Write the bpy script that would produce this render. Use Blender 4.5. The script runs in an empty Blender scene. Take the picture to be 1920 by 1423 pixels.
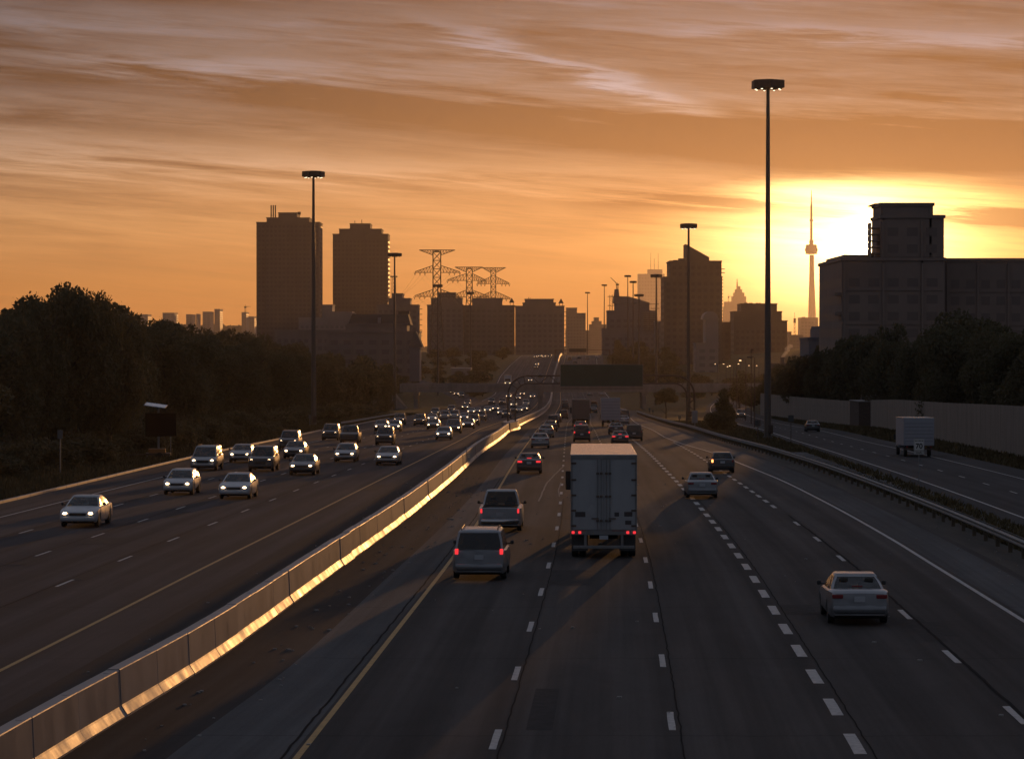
import bpy, math, random
import numpy as np
from mathutils import Vector, Matrix
R=math.radians
C=bpy.context.scene.collection
random.seed(7); rng=np.random.default_rng(7)

# ------------------------------------------------------------------ camera, sky, sun, exposure
F=5480.; CX=960.; CY=711.5; H=8.2; P=math.atan(61.5/F)
sc=bpy.context.scene
cam=bpy.data.objects.new('camera',bpy.data.cameras.new('camera')); C.objects.link(cam)
cam.location=(0,0,H); cam.rotation_euler=(math.pi/2-P,0,0)
cam.data.sensor_width=36; cam.data.lens=F/1920*36; cam.data.clip_start=.5; cam.data.clip_end=40000
sc.camera=cam
sc.view_settings.view_transform='Standard'; sc.view_settings.look='None'
sc.view_settings.exposure=0.12; sc.view_settings.gamma=1; sc.view_settings.use_curve_mapping=False
sc.cycles.use_denoising=True
sc.cycles.volume_bounces=0; sc.cycles.max_bounces=6; sc.cycles.diffuse_bounces=2; sc.cycles.glossy_bounces=2
sc.cycles.transparent_max_bounces=8; sc.cycles.sample_clamp_indirect=3.0
SAZ,SEL=R(6.95),R(1.95)
SUN=Vector((math.sin(SAZ)*math.cos(SEL),math.cos(SAZ)*math.cos(SEL),math.sin(SEL)))

world=bpy.data.worlds.new('World'); sc.world=world; world.use_nodes=True
def make_world():
    nt=world.node_tree; nt.nodes.clear()
    def N(t,**k):
        n=nt.nodes.new(t)
        for a,b in k.items(): setattr(n,a,b)
        return n
    def L(a,b): nt.links.new(a,b)
    def val(x,n,i):
        if hasattr(x,'is_linked') or hasattr(x,'links'): L(x,n.inputs[i])
        else: n.inputs[i].default_value=x
    def M(op,a,b=0.,c=0.,clamp=False):
        n=N('ShaderNodeMath',operation=op,use_clamp=clamp); val(a,n,0); val(b,n,1)
        if op in('MULTIPLY_ADD',): val(c,n,2)
        return n.outputs[0]
    def mix(f,a,b,bl='MIX'):
        n=N('ShaderNodeMix',data_type='RGBA',blend_type=bl,clamp_factor=False); val(f,n,0)
        for s,i in((a,6),(b,7)):
            if isinstance(s,tuple): n.inputs[i].default_value=(*s,1)
            else: L(s,n.inputs[i])
        return n.outputs[2]
    tc=N('ShaderNodeTexCoord'); sep=N('ShaderNodeSeparateXYZ'); L(tc.outputs['Generated'],sep.inputs[0])
    X,Y,Zz=sep.outputs
    az=M('ARCTAN2',X,Y); el=M('ARCSINE',Zz)
    azd=M('MULTIPLY',az,180/math.pi); eld=M('MULTIPLY',el,180/math.pi)
    # vertical colour of the cloud deck
    t=M('DIVIDE',eld,20.,clamp=True)
    ramp=N('ShaderNodeValToRGB'); L(t,ramp.inputs[0]); cr=ramp.color_ramp
    cols=SKYRAMP
    cr.elements[0].position=cols[0][0]/20; cr.elements[0].color=(*cols[0][1],1)
    cr.elements[1].position=1; cr.elements[1].color=(*cols[-1][1],1)
    for e,c in cols[1:-1]:
        q=cr.elements.new(e/20); q.color=(*c,1)
    # streaks
    def noise(sx,sy,tilt,detail,rough,dist,seed):
        v=N('ShaderNodeCombineXYZ')
        a=M('MULTIPLY',azd,sx); b=M('ADD',M('MULTIPLY',eld,sy),M('MULTIPLY',azd,sy*tilt))
        L(a,v.inputs[0]); L(b,v.inputs[1]); v.inputs[2].default_value=seed
        n=N('ShaderNodeTexNoise',noise_dimensions='3D'); L(v.outputs[0],n.inputs['Vector'])
        n.inputs['Scale'].default_value=1; n.inputs['Detail'].default_value=detail
        n.inputs['Roughness'].default_value=rough; n.inputs['Distortion'].default_value=dist
        return n.outputs['Fac']
    n1=noise(.07,.62,.06,4,.55,.4,3.1); n2=noise(.16,2.6,.09,7,.62,.6,9.7); n3=noise(.55,9.,.06,5,.65,.7,5.2)
    s=M('ADD',M('MULTIPLY',M('SUBTRACT',n1,.5),1.9),M('ADD',M('MULTIPLY',M('SUBTRACT',n2,.5),2.3),M('MULTIPLY',M('SUBTRACT',n3,.5),1.3)))
    # the broad cloud bands seen over the road, edges frayed by the same noise
    wob=M('ADD',M('MULTIPLY',M('SUBTRACT',n2,.5),1.3),M('MULTIPLY',M('SUBTRACT',n3,.5),.5))
    def band(e0,slope,w,a0,aw,k):
        d=M('ADD',M('SUBTRACT',eld,e0),M('ADD',M('MULTIPLY',azd,-slope),wob)); g=M('EXPONENT',M('MULTIPLY',M('POWER',M('DIVIDE',M('ABSOLUTE',d),w),2.),-1.))
        h=M('EXPONENT',M('MULTIPLY',M('POWER',M('DIVIDE',M('ABSOLUTE',M('SUBTRACT',azd,a0)),aw),4.),-1.))
        return M('MULTIPLY',M('MULTIPLY',g,h),k)
    for bnd in BANDS: s=M('ADD',s,band(*bnd))
    # calm clear band near the horizon
    amp=M('MULTIPLY_ADD',M('DIVIDE',M('SUBTRACT',eld,1.4),2.2,clamp=True),.85,.15)
    s=M('MULTIPLY',s,amp)
    k=M('MAXIMUM',M('MULTIPLY_ADD',s,1.35,.97),.16)
    base=mix(1.0,ramp.outputs[0],ramp.outputs[0])
    mul=N('ShaderNodeVectorMath',operation='SCALE'); L(base,mul.inputs[0]); L(k,mul.inputs['Scale'])
    # thick streaks turn mauve grey
    thick=M('MULTIPLY',M('MAXIMUM',M('MULTIPLY',s,-1.),0.),.55,clamp=True)
    base=mix(thick,mul.outputs[0],mix(1.0,mul.outputs[0],(.72,.95,1.45),'MULTIPLY'))
    pale=M('MULTIPLY',M('MAXIMUM',s,0.),.8,clamp=True); base=mix(pale,base,mix(1.0,base,(.98,1.10,1.32),'MULTIPLY'))
    # angular distance from the sun, wider along the horizon
    dx=M('SUBTRACT',azd,math.degrees(SAZ)); dy=M('SUBTRACT',eld,math.degrees(SEL))
    def blob(wx,wy,ox=0.,oy=0.,p=1.):
        a=M('POWER',M('DIVIDE',M('ABSOLUTE',M('SUBTRACT',dx,ox)),wx),2.); b=M('POWER',M('DIVIDE',M('ABSOLUTE',M('SUBTRACT',dy,oy)),wy),2.)
        q=M('ADD',a,b)
        if p!=1.: q=M('POWER',q,p)
        return M('EXPONENT',M('MULTIPLY',q,-1.))
    # side away from the sun is dim and bluish
    cosd=M('COSINE',M('MULTIPLY',dx,math.pi/180))
    away=M('DIVIDE',M('SUBTRACT',.93,cosd),1.1,clamp=True)
    away=M('POWER',away,.5)
    base=mix(away,base,AWAY)
    # wide brightening towards the sun
    wide=blob(11,6.0); 
    base=mix(1.0,base,mix(wide,(1,1,1),(1.12,1.08,1.0)),'MULTIPLY')
    gl=blob(3.7,1.5,0.25,0.30,1.15); gate=M('ADD',M('MULTIPLY',M('ADD',s,.0),1.3),1.0)
    gl=M('MULTIPLY',gl,M('MAXIMUM',gate,.15))
    # the glow is cut off above by the edge of the cloud bank
    lim=M('SUBTRACT',M('ADD',3.50,M('MULTIPLY',wob,.35)),M('MULTIPLY',M('POWER',M('ABSOLUTE',dx),2.),.035))
    cut=M('DIVIDE',M('SUBTRACT',lim,eld),.45,clamp=True); cut=M('MULTIPLY_ADD',cut,.93,.07)
    gl=M('MULTIPLY',gl,cut)
    def addc(c,col,f):
        v=N('ShaderNodeVectorMath',operation='SCALE'); v.inputs[0].default_value=col; L(f,v.inputs['Scale'])
        w=N('ShaderNodeVectorMath',operation='ADD'); L(c,w.inputs[0]); L(v.outputs[0],w.inputs[1]); return w.outputs[0]
    c=addc(base,GLOW1,gl)
    c=addc(c,GLOW2,M('MULTIPLY',M('MULTIPLY',blob(1.9,1.15,-.35,.15,.95),cut),M('MAXIMUM',gate,.35)))
    c=addc(c,GLOW3,blob(.42,.42,0,0,1.))
    sky=N('ShaderNodeTexSky',sky_type='NISHITA',sun_disc=False); sky.sun_elevation=SEL; sky.sun_rotation=SAZ
    sky.air_density=1.4; sky.dust_density=3.0
    v=N('ShaderNodeVectorMath',operation='SCALE'); L(sky.outputs[0],v.inputs[0]); v.inputs['Scale'].default_value=SKYK
    w=N('ShaderNodeVectorMath',operation='ADD'); L(c,w.inputs[0]); L(v.outputs[0],w.inputs[1])
    bg=N('ShaderNodeBackground'); L(w.outputs[0],bg.inputs[0]); bg.inputs[1].default_value=BGS
    out=N('ShaderNodeOutputWorld'); L(bg.outputs[0],out.inputs[0])
BGS=1.0; SKYK=.004
AWAY=(.094,.104,.134)
SKYRAMP=[(0.,(.48,.150,.022)),(1.2,(.43,.165,.034)),(2.4,(.38,.190,.070)),(3.6,(.235,.150,.092)),(5.0,(.105,.098,.098)),(7.0,(.062,.075,.096)),(12,(.10,.115,.145)),(20,(.165,.180,.225))]
BANDS=[(4.45,-.105,.42,-4,11,-.75),(4.35,-.06,.6,8.5,4.5,-1.1),(5.75,-.28,.16,1.2,2.6,1.3),(6.4,-.05,.2,8,5,.9),(3.35,-.05,.30,-6,8,.55),(2.85,-.03,.16,3.0,2.2,-.9),(2.65,-.02,.22,10.3,1.5,-1.2),(3.0,-.06,.12,9.6,1.6,-.8),(5.35,-.02,.22,-7,4,.5),(6.7,-.02,.25,-5,5,-.5)]
GLOW1=(1.15,.56,.11); GLOW2=(4.5,3.2,1.35); GLOW3=(14,11,7)
make_world()
sun=bpy.data.objects.new('sun',bpy.data.lights.new('sun','SUN')); C.objects.link(sun)
sun.data.energy=1.05; sun.data.angle=R(.53); sun.data.color=(1.0,.46,.14)
sun.rotation_euler=SUN.to_track_quat('Z','Y').to_euler()
HAZE=3.9e-5; HG=.74

# ------------------------------------------------------------------ road geometry measured from the photograph
K=[(-400,0),(0,0),(60,0),(100,-.05),(150,-.3),(200,-.65),(250,-1.1),(320,-2.0),(380,-2.7),(450,-3.9),(550,-5.4),(650,-6.6),(750,-7.4),(850,-7.8),(950,-7.7),(1050,-6.9),(1130,-5.6),(1250,-2.4),(1350,.6),(1450,3.2),(1550,3.8),(1700,3.0),(2000,1.0),(2600,0),(13000,0)]
def pchip(K):
    kx=np.array([k[0] for k in K],float);kz=np.array([k[1] for k in K],float)
    d=np.diff(kz)/np.diff(kx);m=np.zeros(len(K)); m[0]=d[0]; m[-1]=d[-1]
    for i in range(1,len(K)-1):
        if d[i-1]*d[i]>0:
            w1=2*(kx[i+1]-kx[i])+(kx[i]-kx[i-1]);w2=(kx[i+1]-kx[i])+2*(kx[i]-kx[i-1]);m[i]=(w1+w2)/(w1/d[i-1]+w2/d[i])
    def f(y):
        y=min(max(y,kx[0]),kx[-1]-1e-6);i=int(np.searchsorted(kx,y,side='right')-1);h=kx[i+1]-kx[i];t=(y-kx[i])/h
        return float((2*t**3-3*t*t+1)*kz[i]+(t**3-2*t*t+t)*h*m[i]+(-2*t**3+3*t*t)*kz[i+1]+(t**3-t*t)*h*m[i+1])
    return f
Zf=pchip(K)
ST=[-60+5.*i for i in range(0,92)]+[400+10.*i for i in range(1,141)]+[1800+50.*i for i in range(1,17)]+[2800,3200,4000,5000,6500,8000,10000,12500]
STZ=np.array([Zf(s) for s in ST]); STA=np.array(ST)
def Z(y): return float(np.interp(y,STA,STZ))
def lin(K):
    f=pchip(K); tab=np.array([f(s) for s in ST]); return lambda y: float(np.interp(y,STA,tab))
BAR=lin([(-60,-15),(58,-9.0),(75,-7.8),(100,-6.75),(127,-5.7),(160,-4.65),(200,-3.7),(250,-2.75),(300,-1.65),(350,-.6),(400,.4),(500,2.75),(600,5.7),(700,8.4),(800,10.6),(950,13.2),(1100,15.5),(1200,17.6),(1340,21.2),(1460,24.2),(1600,27.5),(2000,34),(13000,200)])
def barc(y): return BAR(y)-.33
A_=lin([(-60,-6),(20,-2.0),(60,-.38),(86,.55),(111,1.4),(136,2.1),(172,2.9),(210,3.65),(245,4.35),(316,5.75),(368,6.8),(412,7.7),(494,9.5),(560,11.4),(714,15.0),(800,17.0),(950,19.6),(1100,21.9),(1200,24.0),(1340,27.6),(1460,30.6),(2000,40),(13000,206)])
YL=lin([(-60,-20),(50,-14.1),(74,-12.98),(100,-11.9),(150,-10.1),(200,-8.5),(250,-7.05),(320,-5.6),(400,-4.15),(452,-3.15),(520,-1.3),(600,1.4),(700,4.4),(800,6.7),(950,9.3),(1100,11.6),(1200,13.8),(1340,17.4),(1460,20.4),(2000,30),(13000,196)])
KERB=lin([(-60,-39),(50,-32),(100,-29.9),(159,-27.9),(182,-27.4),(226,-26.7),(319,-25.6),(360,-24.8),(430,-24.3),(510,-24.1),(573,-23.2),(650,-19.5),(760,-13.4),(850,-9.9),(1000,-6.3),(1100,-6.4),(1172,-5.8),(1296,-2.4),(1434,2.9),(1600,7),(2000,12),(13000,170)])
GR=lin([(-60,13),(60,18.3),(100,19.6),(119,20.25),(151,21.1),(217,22.1),(281,22.3),(367,23.0),(490,25.2),(600,26.9),(675,27.9),(900,32),(1100,36),(1300,42),(1460,47),(2000,60),(13000,226)])
SL=lin([(-60,19.5),(60,22.6),(120,24.5),(144,25.3),(193,26.85),(243,28.2),(350,31.9),(450,35.5),(555,39.7),(650,44.5),(750,51),(850,59.5),(950,70),(1100,92)])
def Eg(y):
    if y<335: return EGN(y)
    return A_(y)+11.35
EGN=lin([(-60,12.5),(60,14.6),(87,15.34),(111,16.0),(127,16.5),(160,17.25),(200,17.75),(259,17.75),(300,17.4),(335,17.5),(345,17.6),(13000,17.6)])
def ray(px,py):
    a=(px-CX)/F;b=-(py-CY)/F
    return a,math.cos(P)+b*math.sin(P),-math.sin(P)+b*math.cos(P)
def at(px,py,D):
    r=ray(px,py); k=D/r[1]; return Vector((r[0]*k,D,H+r[2]*k))
def gnd(px,py,lo=40,hi=1700):
    r=ray(px,py); s=None; D=float(lo)
    while D<hi:
        v=H+r[2]/r[1]*D-Z(D)
        if v<=0: return Vector((r[0]/r[1]*D,D,Z(D)))
        D+=.5
    return Vector((r[0]/r[1]*lo,lo,Z(lo)))

# ------------------------------------------------------------------ mesh helpers
class MB:
    def __init__(s): s.v=[]; s.f=[]
    def add(s,vs,fs):
        o=len(s.v); s.v+= [tuple(v) for v in vs]; s.f+=[tuple(i+o for i in f) for f in fs]; return s
    def box(s,x0,x1,y0,y1,z0,z1,rz=0,c=None):
        vs=[(x,y,z) for z in(z0,z1) for x,y in((x0,y0),(x1,y0),(x1,y1),(x0,y1))]
        if rz:
            cx,cy=c or((x0+x1)/2,(y0+y1)/2); ca,sa=math.cos(rz),math.sin(rz)
            vs=[(cx+(x-cx)*ca-(y-cy)*sa,cy+(x-cx)*sa+(y-cy)*ca,z) for x,y,z in vs]
        return s.add(vs,[(0,3,2,1),(4,5,6,7),(0,1,5,4),(1,2,6,5),(2,3,7,6),(3,0,4,7)])
    def cbox(s,x0,x1,y0,y1,z0,z1,ch):
        # box with chamfered vertical and top/bottom edges
        def ring(z,i):
            return [(x0+i+ch,y0+i,z),(x1-i-ch,y0+i,z),(x1-i,y0+i+ch,z),(x1-i,y1-i-ch,z),(x1-i-ch,y1-i,z),(x0+i+ch,y1-i,z),(x0+i,y1-i-ch,z),(x0+i,y0+i+ch,z)]
        rs=[ring(z0,ch*.7),ring(z0+ch,0),ring(z1-ch,0),ring(z1,ch*.7)]
        return s.loft(rs,True,True)
    def loft(s,rings,cap0=False,cap1=False,closed=True):
        n=len(rings[0]); vs=[p for r in rings for p in r]; fs=[]
        for i in range(len(rings)-1):
            for j in range(n if closed else n-1):
                k=(j+1)%n; fs.append((i*n+j,i*n+k,(i+1)*n+k,(i+1)*n+j))
        if cap0: fs.append(tuple(range(n-1,-1,-1)))
        if cap1: fs.append(tuple((len(rings)-1)*n+j for j in range(n)))
        return s.add(vs,fs)
    def tube(s,p0,p1,r0,r1=None,n=8,cap=True):
        r1=r0 if r1 is None else r1; p0=Vector(p0);p1=Vector(p1); d=(p1-p0).normalized()
        a=d.cross(Vector((0,0,1)) if abs(d.z)<.9 else Vector((1,0,0))).normalized(); b=d.cross(a)
        rs=[[p+a*(r*math.cos(t*2*math.pi/n))+b*(r*math.sin(t*2*math.pi/n)) for t in range(n)] for p,r in((p0,r0),(p1,r1))]
        return s.loft(rs,cap,cap)
    def path(s,pts,r,n=6):
        pts=[Vector(p) for p in pts]
        for a,b in zip(pts,pts[1:]): s.tube(a,b,r,r,n)
        return s
    def lathe(s,c,prof,n=16,axis='z'):
        rs=[]
        for r,h in prof:
            ring=[]
            for t in range(n):
                a=t*2*math.pi/n
                if axis=='z': ring.append((c[0]+r*math.cos(a),c[1]+r*math.sin(a),c[2]+h))
                elif axis=='x': ring.append((c[0]+h,c[1]+r*math.cos(a),c[2]+r*math.sin(a)))
                else: ring.append((c[0]+r*math.cos(a),c[1]+h,c[2]+r*math.sin(a)))
            rs.append(ring)
        return s.loft(rs,True,True)
    def mesh(s,name,m,smooth=None):
        me=bpy.data.meshes.new(name); me.from_pydata(s.v,[],s.f); me.materials.append(m)
        if smooth is not None:
            me.shade_smooth(); me.set_sharp_from_angle(angle=R(smooth))
        me.update(); return me
    def build(s,name,m,parent=None,smooth=None,loc=None):
        return link(name,s.mesh(name,m,smooth),parent,loc)
def link(name,me,parent=None,loc=None):
    o=bpy.data.objects.new(name,me); C.objects.link(o)
    if parent is not None: o.parent=parent
    if loc is not None: o.location=loc
    return o
def tag(o,label=None,cat=None,group=None,kind=None):
    if label: o['label']=label
    if cat: o['category']=cat
    if group: o['group']=group
    if kind: o['kind']=kind
    return o
def thing(name,label,cat,loc=(0,0,0),rz=0,group=None):
    o=bpy.data.objects.new(name,None); C.objects.link(o); o.location=loc; o.rotation_euler=(0,0,rz)
    o.empty_display_size=.2
    return tag(o,label,cat,group)
def kids(o): return [c for c in C.objects if c.parent==o]
def copy_tree(o,cache,parent=None):
    c=o.copy(); C.objects.link(c); c.parent=parent
    for ch in cache.get(o,()): copy_tree(ch,cache,c)
    return c

# ------------------------------------------------------------------ materials
MATS={}
def mat(name,col,rough=.6,metal=0.,coat=0.,var=.0,vscale=1.,bump=0.,bscale=20.,emit=None,es=0.,spec=.5,stretch=None,alpha=None,rvar=0.,coords='Object',croughness=.24):
    if name in MATS: return MATS[name]
    m=bpy.data.materials.new(name); m.use_nodes=True; nt=m.node_tree; b=nt.nodes['Principled BSDF']
    b.inputs['Base Color'].default_value=(*col,1); b.inputs['Roughness'].default_value=rough; b.inputs['Metallic'].default_value=metal
    b.inputs['Coat Weight'].default_value=coat; b.inputs['Coat Roughness'].default_value=croughness; b.inputs['Specular IOR Level'].default_value=spec
    if emit: b.inputs['Emission Color'].default_value=(*emit,1); b.inputs['Emission Strength'].default_value=es; m.cycles.emission_sampling='NONE'
    if var or bump or rvar:
        tc=nt.nodes.new('ShaderNodeTexCoord'); src=nt.nodes.new('ShaderNodeNewGeometry').outputs['Position'] if coords=='World' else tc.outputs[coords]; mp=nt.nodes.new('ShaderNodeMapping'); nt.links.new(src,mp.inputs[0])
        if stretch: mp.inputs['Scale'].default_value=stretch
        n=nt.nodes.new('ShaderNodeTexNoise'); nt.links.new(mp.outputs[0],n.inputs['Vector']); n.inputs['Scale'].default_value=vscale; n.inputs['Detail'].default_value=6; n.inputs['Roughness'].default_value=.65
        if var:
            mr=nt.nodes.new('ShaderNodeMapRange'); nt.links.new(n.outputs['Fac'],mr.inputs[0])
            mr.inputs[1].default_value=.3; mr.inputs[2].default_value=.7; mr.inputs[3].default_value=1-var; mr.inputs[4].default_value=1+var
            sm=nt.nodes.new('ShaderNodeVectorMath'); sm.operation='SCALE'; sm.inputs[0].default_value=col; nt.links.new(mr.outputs[0],sm.inputs['Scale'])
            nt.links.new(sm.outputs[0],b.inputs['Base Color'])
        if rvar:
            mr=nt.nodes.new('ShaderNodeMapRange'); nt.links.new(n.outputs['Fac'],mr.inputs[0])
            mr.inputs[1].default_value=.3; mr.inputs[2].default_value=.7; mr.inputs[3].default_value=rough-rvar; mr.inputs[4].default_value=rough+rvar
            nt.links.new(mr.outputs[0],b.inputs['Roughness'])
        if bump:
            n2=nt.nodes.new('ShaderNodeTexNoise'); nt.links.new(src,n2.inputs['Vector']); n2.inputs['Scale'].default_value=bscale; n2.inputs['Detail'].default_value=4
            bp=nt.nodes.new('ShaderNodeBump'); nt.links.new(n2.outputs['Fac'],bp.inputs['Height']); bp.inputs['Strength'].default_value=bump; bp.inputs['Distance'].default_value=.03
            nt.links.new(bp.outputs[0],b.inputs['Normal'])
    MATS[name]=m; return m
def wavy(m,strength,sc_,dist):
    nt=m.node_tree; b=nt.nodes['Principled BSDF']; tc=nt.nodes.new('ShaderNodeTexCoord'); n=nt.nodes.new('ShaderNodeTexNoise'); nt.links.new(tc.outputs['Object'],n.inputs['Vector']); n.inputs['Scale'].default_value=sc_; n.inputs['Detail'].default_value=1.5
    bp=nt.nodes.new('ShaderNodeBump'); nt.links.new(n.outputs['Fac'],bp.inputs['Height']); bp.inputs['Strength'].default_value=strength; bp.inputs['Distance'].default_value=dist
    nt.links.new(bp.outputs[0],b.inputs['Normal']); nt.links.new(bp.outputs[0],b.inputs['Coat Normal']); return m
def glassmat(name,tint,clear):
    if name in MATS: return MATS[name]
    m=bpy.data.materials.new(name); m.use_nodes=True; nt=m.node_tree; b=nt.nodes['Principled BSDF']
    b.inputs['Base Color'].default_value=(*tint,1); b.inputs['Roughness'].default_value=.2 if clear<.1 else .08; b.inputs['Specular IOR Level'].default_value=.7
    t=nt.nodes.new('ShaderNodeBsdfTransparent'); t.inputs[0].default_value=(.75,.8,.78,1)
    mx=nt.nodes.new('ShaderNodeMixShader'); mx.inputs[0].default_value=1-clear
    nt.links.new(t.outputs[0],mx.inputs[1]); nt.links.new(b.outputs[0],mx.inputs[2]); nt.links.new(mx.outputs[0],nt.nodes['Material Output'].inputs[0])
    MATS[name]=m; return m

def roadmat(name,base,lane=0.):
    """asphalt: fine grain, long wear streaks in the wheel paths, transverse joints, patches (UV: u metres across, v metres along)"""
    m=bpy.data.materials.new(name); m.use_nodes=True; nt=m.node_tree; b=nt.nodes['Principled BSDF']
    N=nt.nodes.new; L=nt.links.new
    uv=N('ShaderNodeTexCoord')
    def noise(sx,sy,sc_,det,rough=.6,dist=0):
        mp=N('ShaderNodeMapping'); L(uv.outputs['UV'],mp.inputs[0]); mp.inputs['Scale'].default_value=(sx,sy,1)
        n=N('ShaderNodeTexNoise'); L(mp.outputs[0],n.inputs['Vector']); n.inputs['Scale'].default_value=sc_; n.inputs['Detail'].default_value=det; n.inputs['Roughness'].default_value=rough; n.inputs['Distortion'].default_value=dist
        return n.outputs['Fac']
    def mr(x,a,b_,c,d):
        n=N('ShaderNodeMapRange'); L(x,n.inputs[0]); 
        for i,v in enumerate((a,b_,c,d)): n.inputs[i+1].default_value=v
        return n.outputs[0]
    def mul(a,b_):
        n=N('ShaderNodeMath'); n.operation='MULTIPLY'; L(a,n.inputs[0]); L(b_,n.inputs[1]); return n.outputs[0]
    streak=mr(noise(1.6,.012,1,5),.3,.7,.74,1.28); patch=mr(noise(.10,.018,1,3),.38,.62,.88,1.12); grain=mr(noise(1,1,14,4,.7),.3,.7,.86,1.14)
    blot=mr(noise(.5,.16,1,6,.7,.8),.35,.75,1.08,.86)
    # transverse joints every ~15 m, faint
    sp=N('ShaderNodeSeparateXYZ'); L(uv.outputs['UV'],sp.inputs[0])
    w=N('ShaderNodeMath'); w.operation='ADD'; L(sp.outputs[1],w.inputs[0]); L(mr(noise(.6,.6,1,3),0,1,-.35,.35),w.inputs[1])
    md=N('ShaderNodeMath'); md.operation='PINGPONG'; L(w.outputs[0],md.inputs[0]); md.inputs[1].default_value=7.7
    crack=mr(md.outputs[0],0.02,.10,.72,1.0)
    f=mul(mul(mul(streak,patch),mul(grain,blot)),crack)
    if lane:
        sx=N('ShaderNodeSeparateXYZ'); L(uv.outputs['UV'],sx.inputs[0]); wv=N('ShaderNodeMath'); wv.operation='MULTIPLY_ADD'; L(sx.outputs[0],wv.inputs[0]); wv.inputs[1].default_value=4*math.pi/lane
        L(mr(noise(.05,.02,1,2),0,1,-.8,.8),wv.inputs[2]); cs=N('ShaderNodeMath'); cs.operation='COSINE'; L(wv.outputs[0],cs.inputs[0]); f=mul(f,mr(cs.outputs[0],-1,1,1.13,.87))
    s=N('ShaderNodeVectorMath'); s.operation='SCALE'; s.inputs[0].default_value=base; L(f,s.inputs['Scale']); L(s.outputs[0],b.inputs['Base Color'])
    L(mr(noise(1.3,.05,1,4),.3,.7,.80,.95),b.inputs['Roughness']); b.inputs['Specular IOR Level'].default_value=.10
    n2=noise(1,1,30,5,.7)
    bp=N('ShaderNodeBump'); L(n2,bp.inputs['Height']); bp.inputs['Strength'].default_value=.5; bp.inputs['Distance'].default_value=.02; L(bp.outputs[0],b.inputs['Normal'])
    MATS[name]=m; return m
asph_r=roadmat('asphalt_right',(.071,.063,.060),3.72); asph_l=roadmat('asphalt_left',(.058,.052,.055),3.8); asph_s=roadmat('asphalt_collector',(.058,.054,.055))
shoulder_m=roadmat('shoulder_concrete',(.092,.090,.092))
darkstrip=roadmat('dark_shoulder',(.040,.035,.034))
grass_m=mat('rough_grass',(.085,.065,.032),.95,var=.5,vscale=.5,bump=1,bscale=3,spec=.1)
blade_m=mat('grass_blades',(.10,.075,.035),.8,var=.4,vscale=.4,spec=.2)
conc=mat('concrete',(.215,.19,.185),.47,var=.26,vscale=.8,stretch=(1.,1.,.35),bump=.05,bscale=4,rvar=.12,spec=.42,coords='World')
conc2=mat('concrete_dull',(.22,.20,.19),.8,var=.2,vscale=.8,stretch=(1,1,.3),bump=.3,bscale=8)
paint_w=mat('road_paint_white',(.42,.41,.40),.6,var=.35,vscale=5,spec=.4,coords='Object',bump=.2,bscale=30)
paint_y=mat('road_paint_yellow',(.42,.25,.07),.6,var=.3,vscale=4,spec=.4)
steel=mat('galvanised_steel',(.22,.22,.22),.6,metal=.5,var=.2,vscale=2)
darksteel=mat('dark_pole_steel',(.10,.085,.075),.45,metal=.6,var=.25,vscale=.6,stretch=(1,1,.1))
rust=mat('weathered_steel',(.10,.07,.055),.6,metal=.4,var=.3,vscale=1.5)
woodm=mat('post_wood',(.10,.075,.05),.85,var=.3,vscale=3)
signgreen=mat('sign_green',(.018,.060,.045),.55,var=.15,vscale=.6)
black=mat('matt_black',(.02,.02,.02),.6,var=.2,vscale=3)
rubber=mat('tyre_rubber',(.018,.017,.017),.85,var=.2,vscale=8)
rimm=mat('wheel_rim_metal',(.35,.35,.36),.35,metal=.8,var=.1,vscale=6)
headl=mat('headlight_lit',(.9,.9,.9),.1,emit=(1,.66,.34),es=9)
headoff=mat('headlight_glass',(.5,.5,.5),.08,coat=1)
taill=mat('brake_light_lit',(.5,.02,.02),.2,emit=(1,.04,.05),es=.95)
tailoff=mat('tail_light_glass',(.20,.012,.014),.15,coat=.8)
platem=mat('number_plate',(.40,.42,.45),.4)
g_tint=wavy(glassmat('car_glass',(.012,.014,.016),.30),1,1.6,.05); g_dark=wavy(glassmat('tinted_glass',(.010,.010,.011),.03),1,2.6,.10)
seatm=mat('seat_fabric',(.05,.045,.04),.9,var=.2,vscale=6)

# ------------------------------------------------------------------ ground, roads, markings
def sheet(name,m,fl,fr,y0,y1,dz=0.,nx=2,kind='structure',parent=None,label=None,ref=None):
    ys=[y for y in ST if y0<y<y1]; ys=[y0]+ys+[y1]; vs=[];uvs=[];fs=[]; s=0.;pv=None
    for y in ys:
        l,r=fl(y),fr(y); c=(l,y)
        if pv: s+=math.dist(c,pv)
        pv=c
        for i in range(nx+1):
            t=i/nx; x=l+(r-l)*t; vs.append((x,y,Z(y)+dz)); uvs.append((x-(ref or BAR)(y),y))
    for j in range(len(ys)-1):
        for i in range(nx): a=j*(nx+1)+i; fs.append((a,a+1,a+nx+2,a+nx+1))
    me=bpy.data.meshes.new(name); me.from_pydata(vs,[],fs); me.materials.append(m)
    ul=me.uv_layers.new(name='UVMap'); li=np.zeros(len(me.loops),int); me.loops.foreach_get('vertex_index',li)
    ul.data.foreach_set('uv',np.array(uvs)[li].ravel())
    o=link(name,me,parent)
    if parent is None: tag(o,label,kind=kind)
    elif kind=='stuff': tag(o,kind=kind)
    return o
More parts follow.
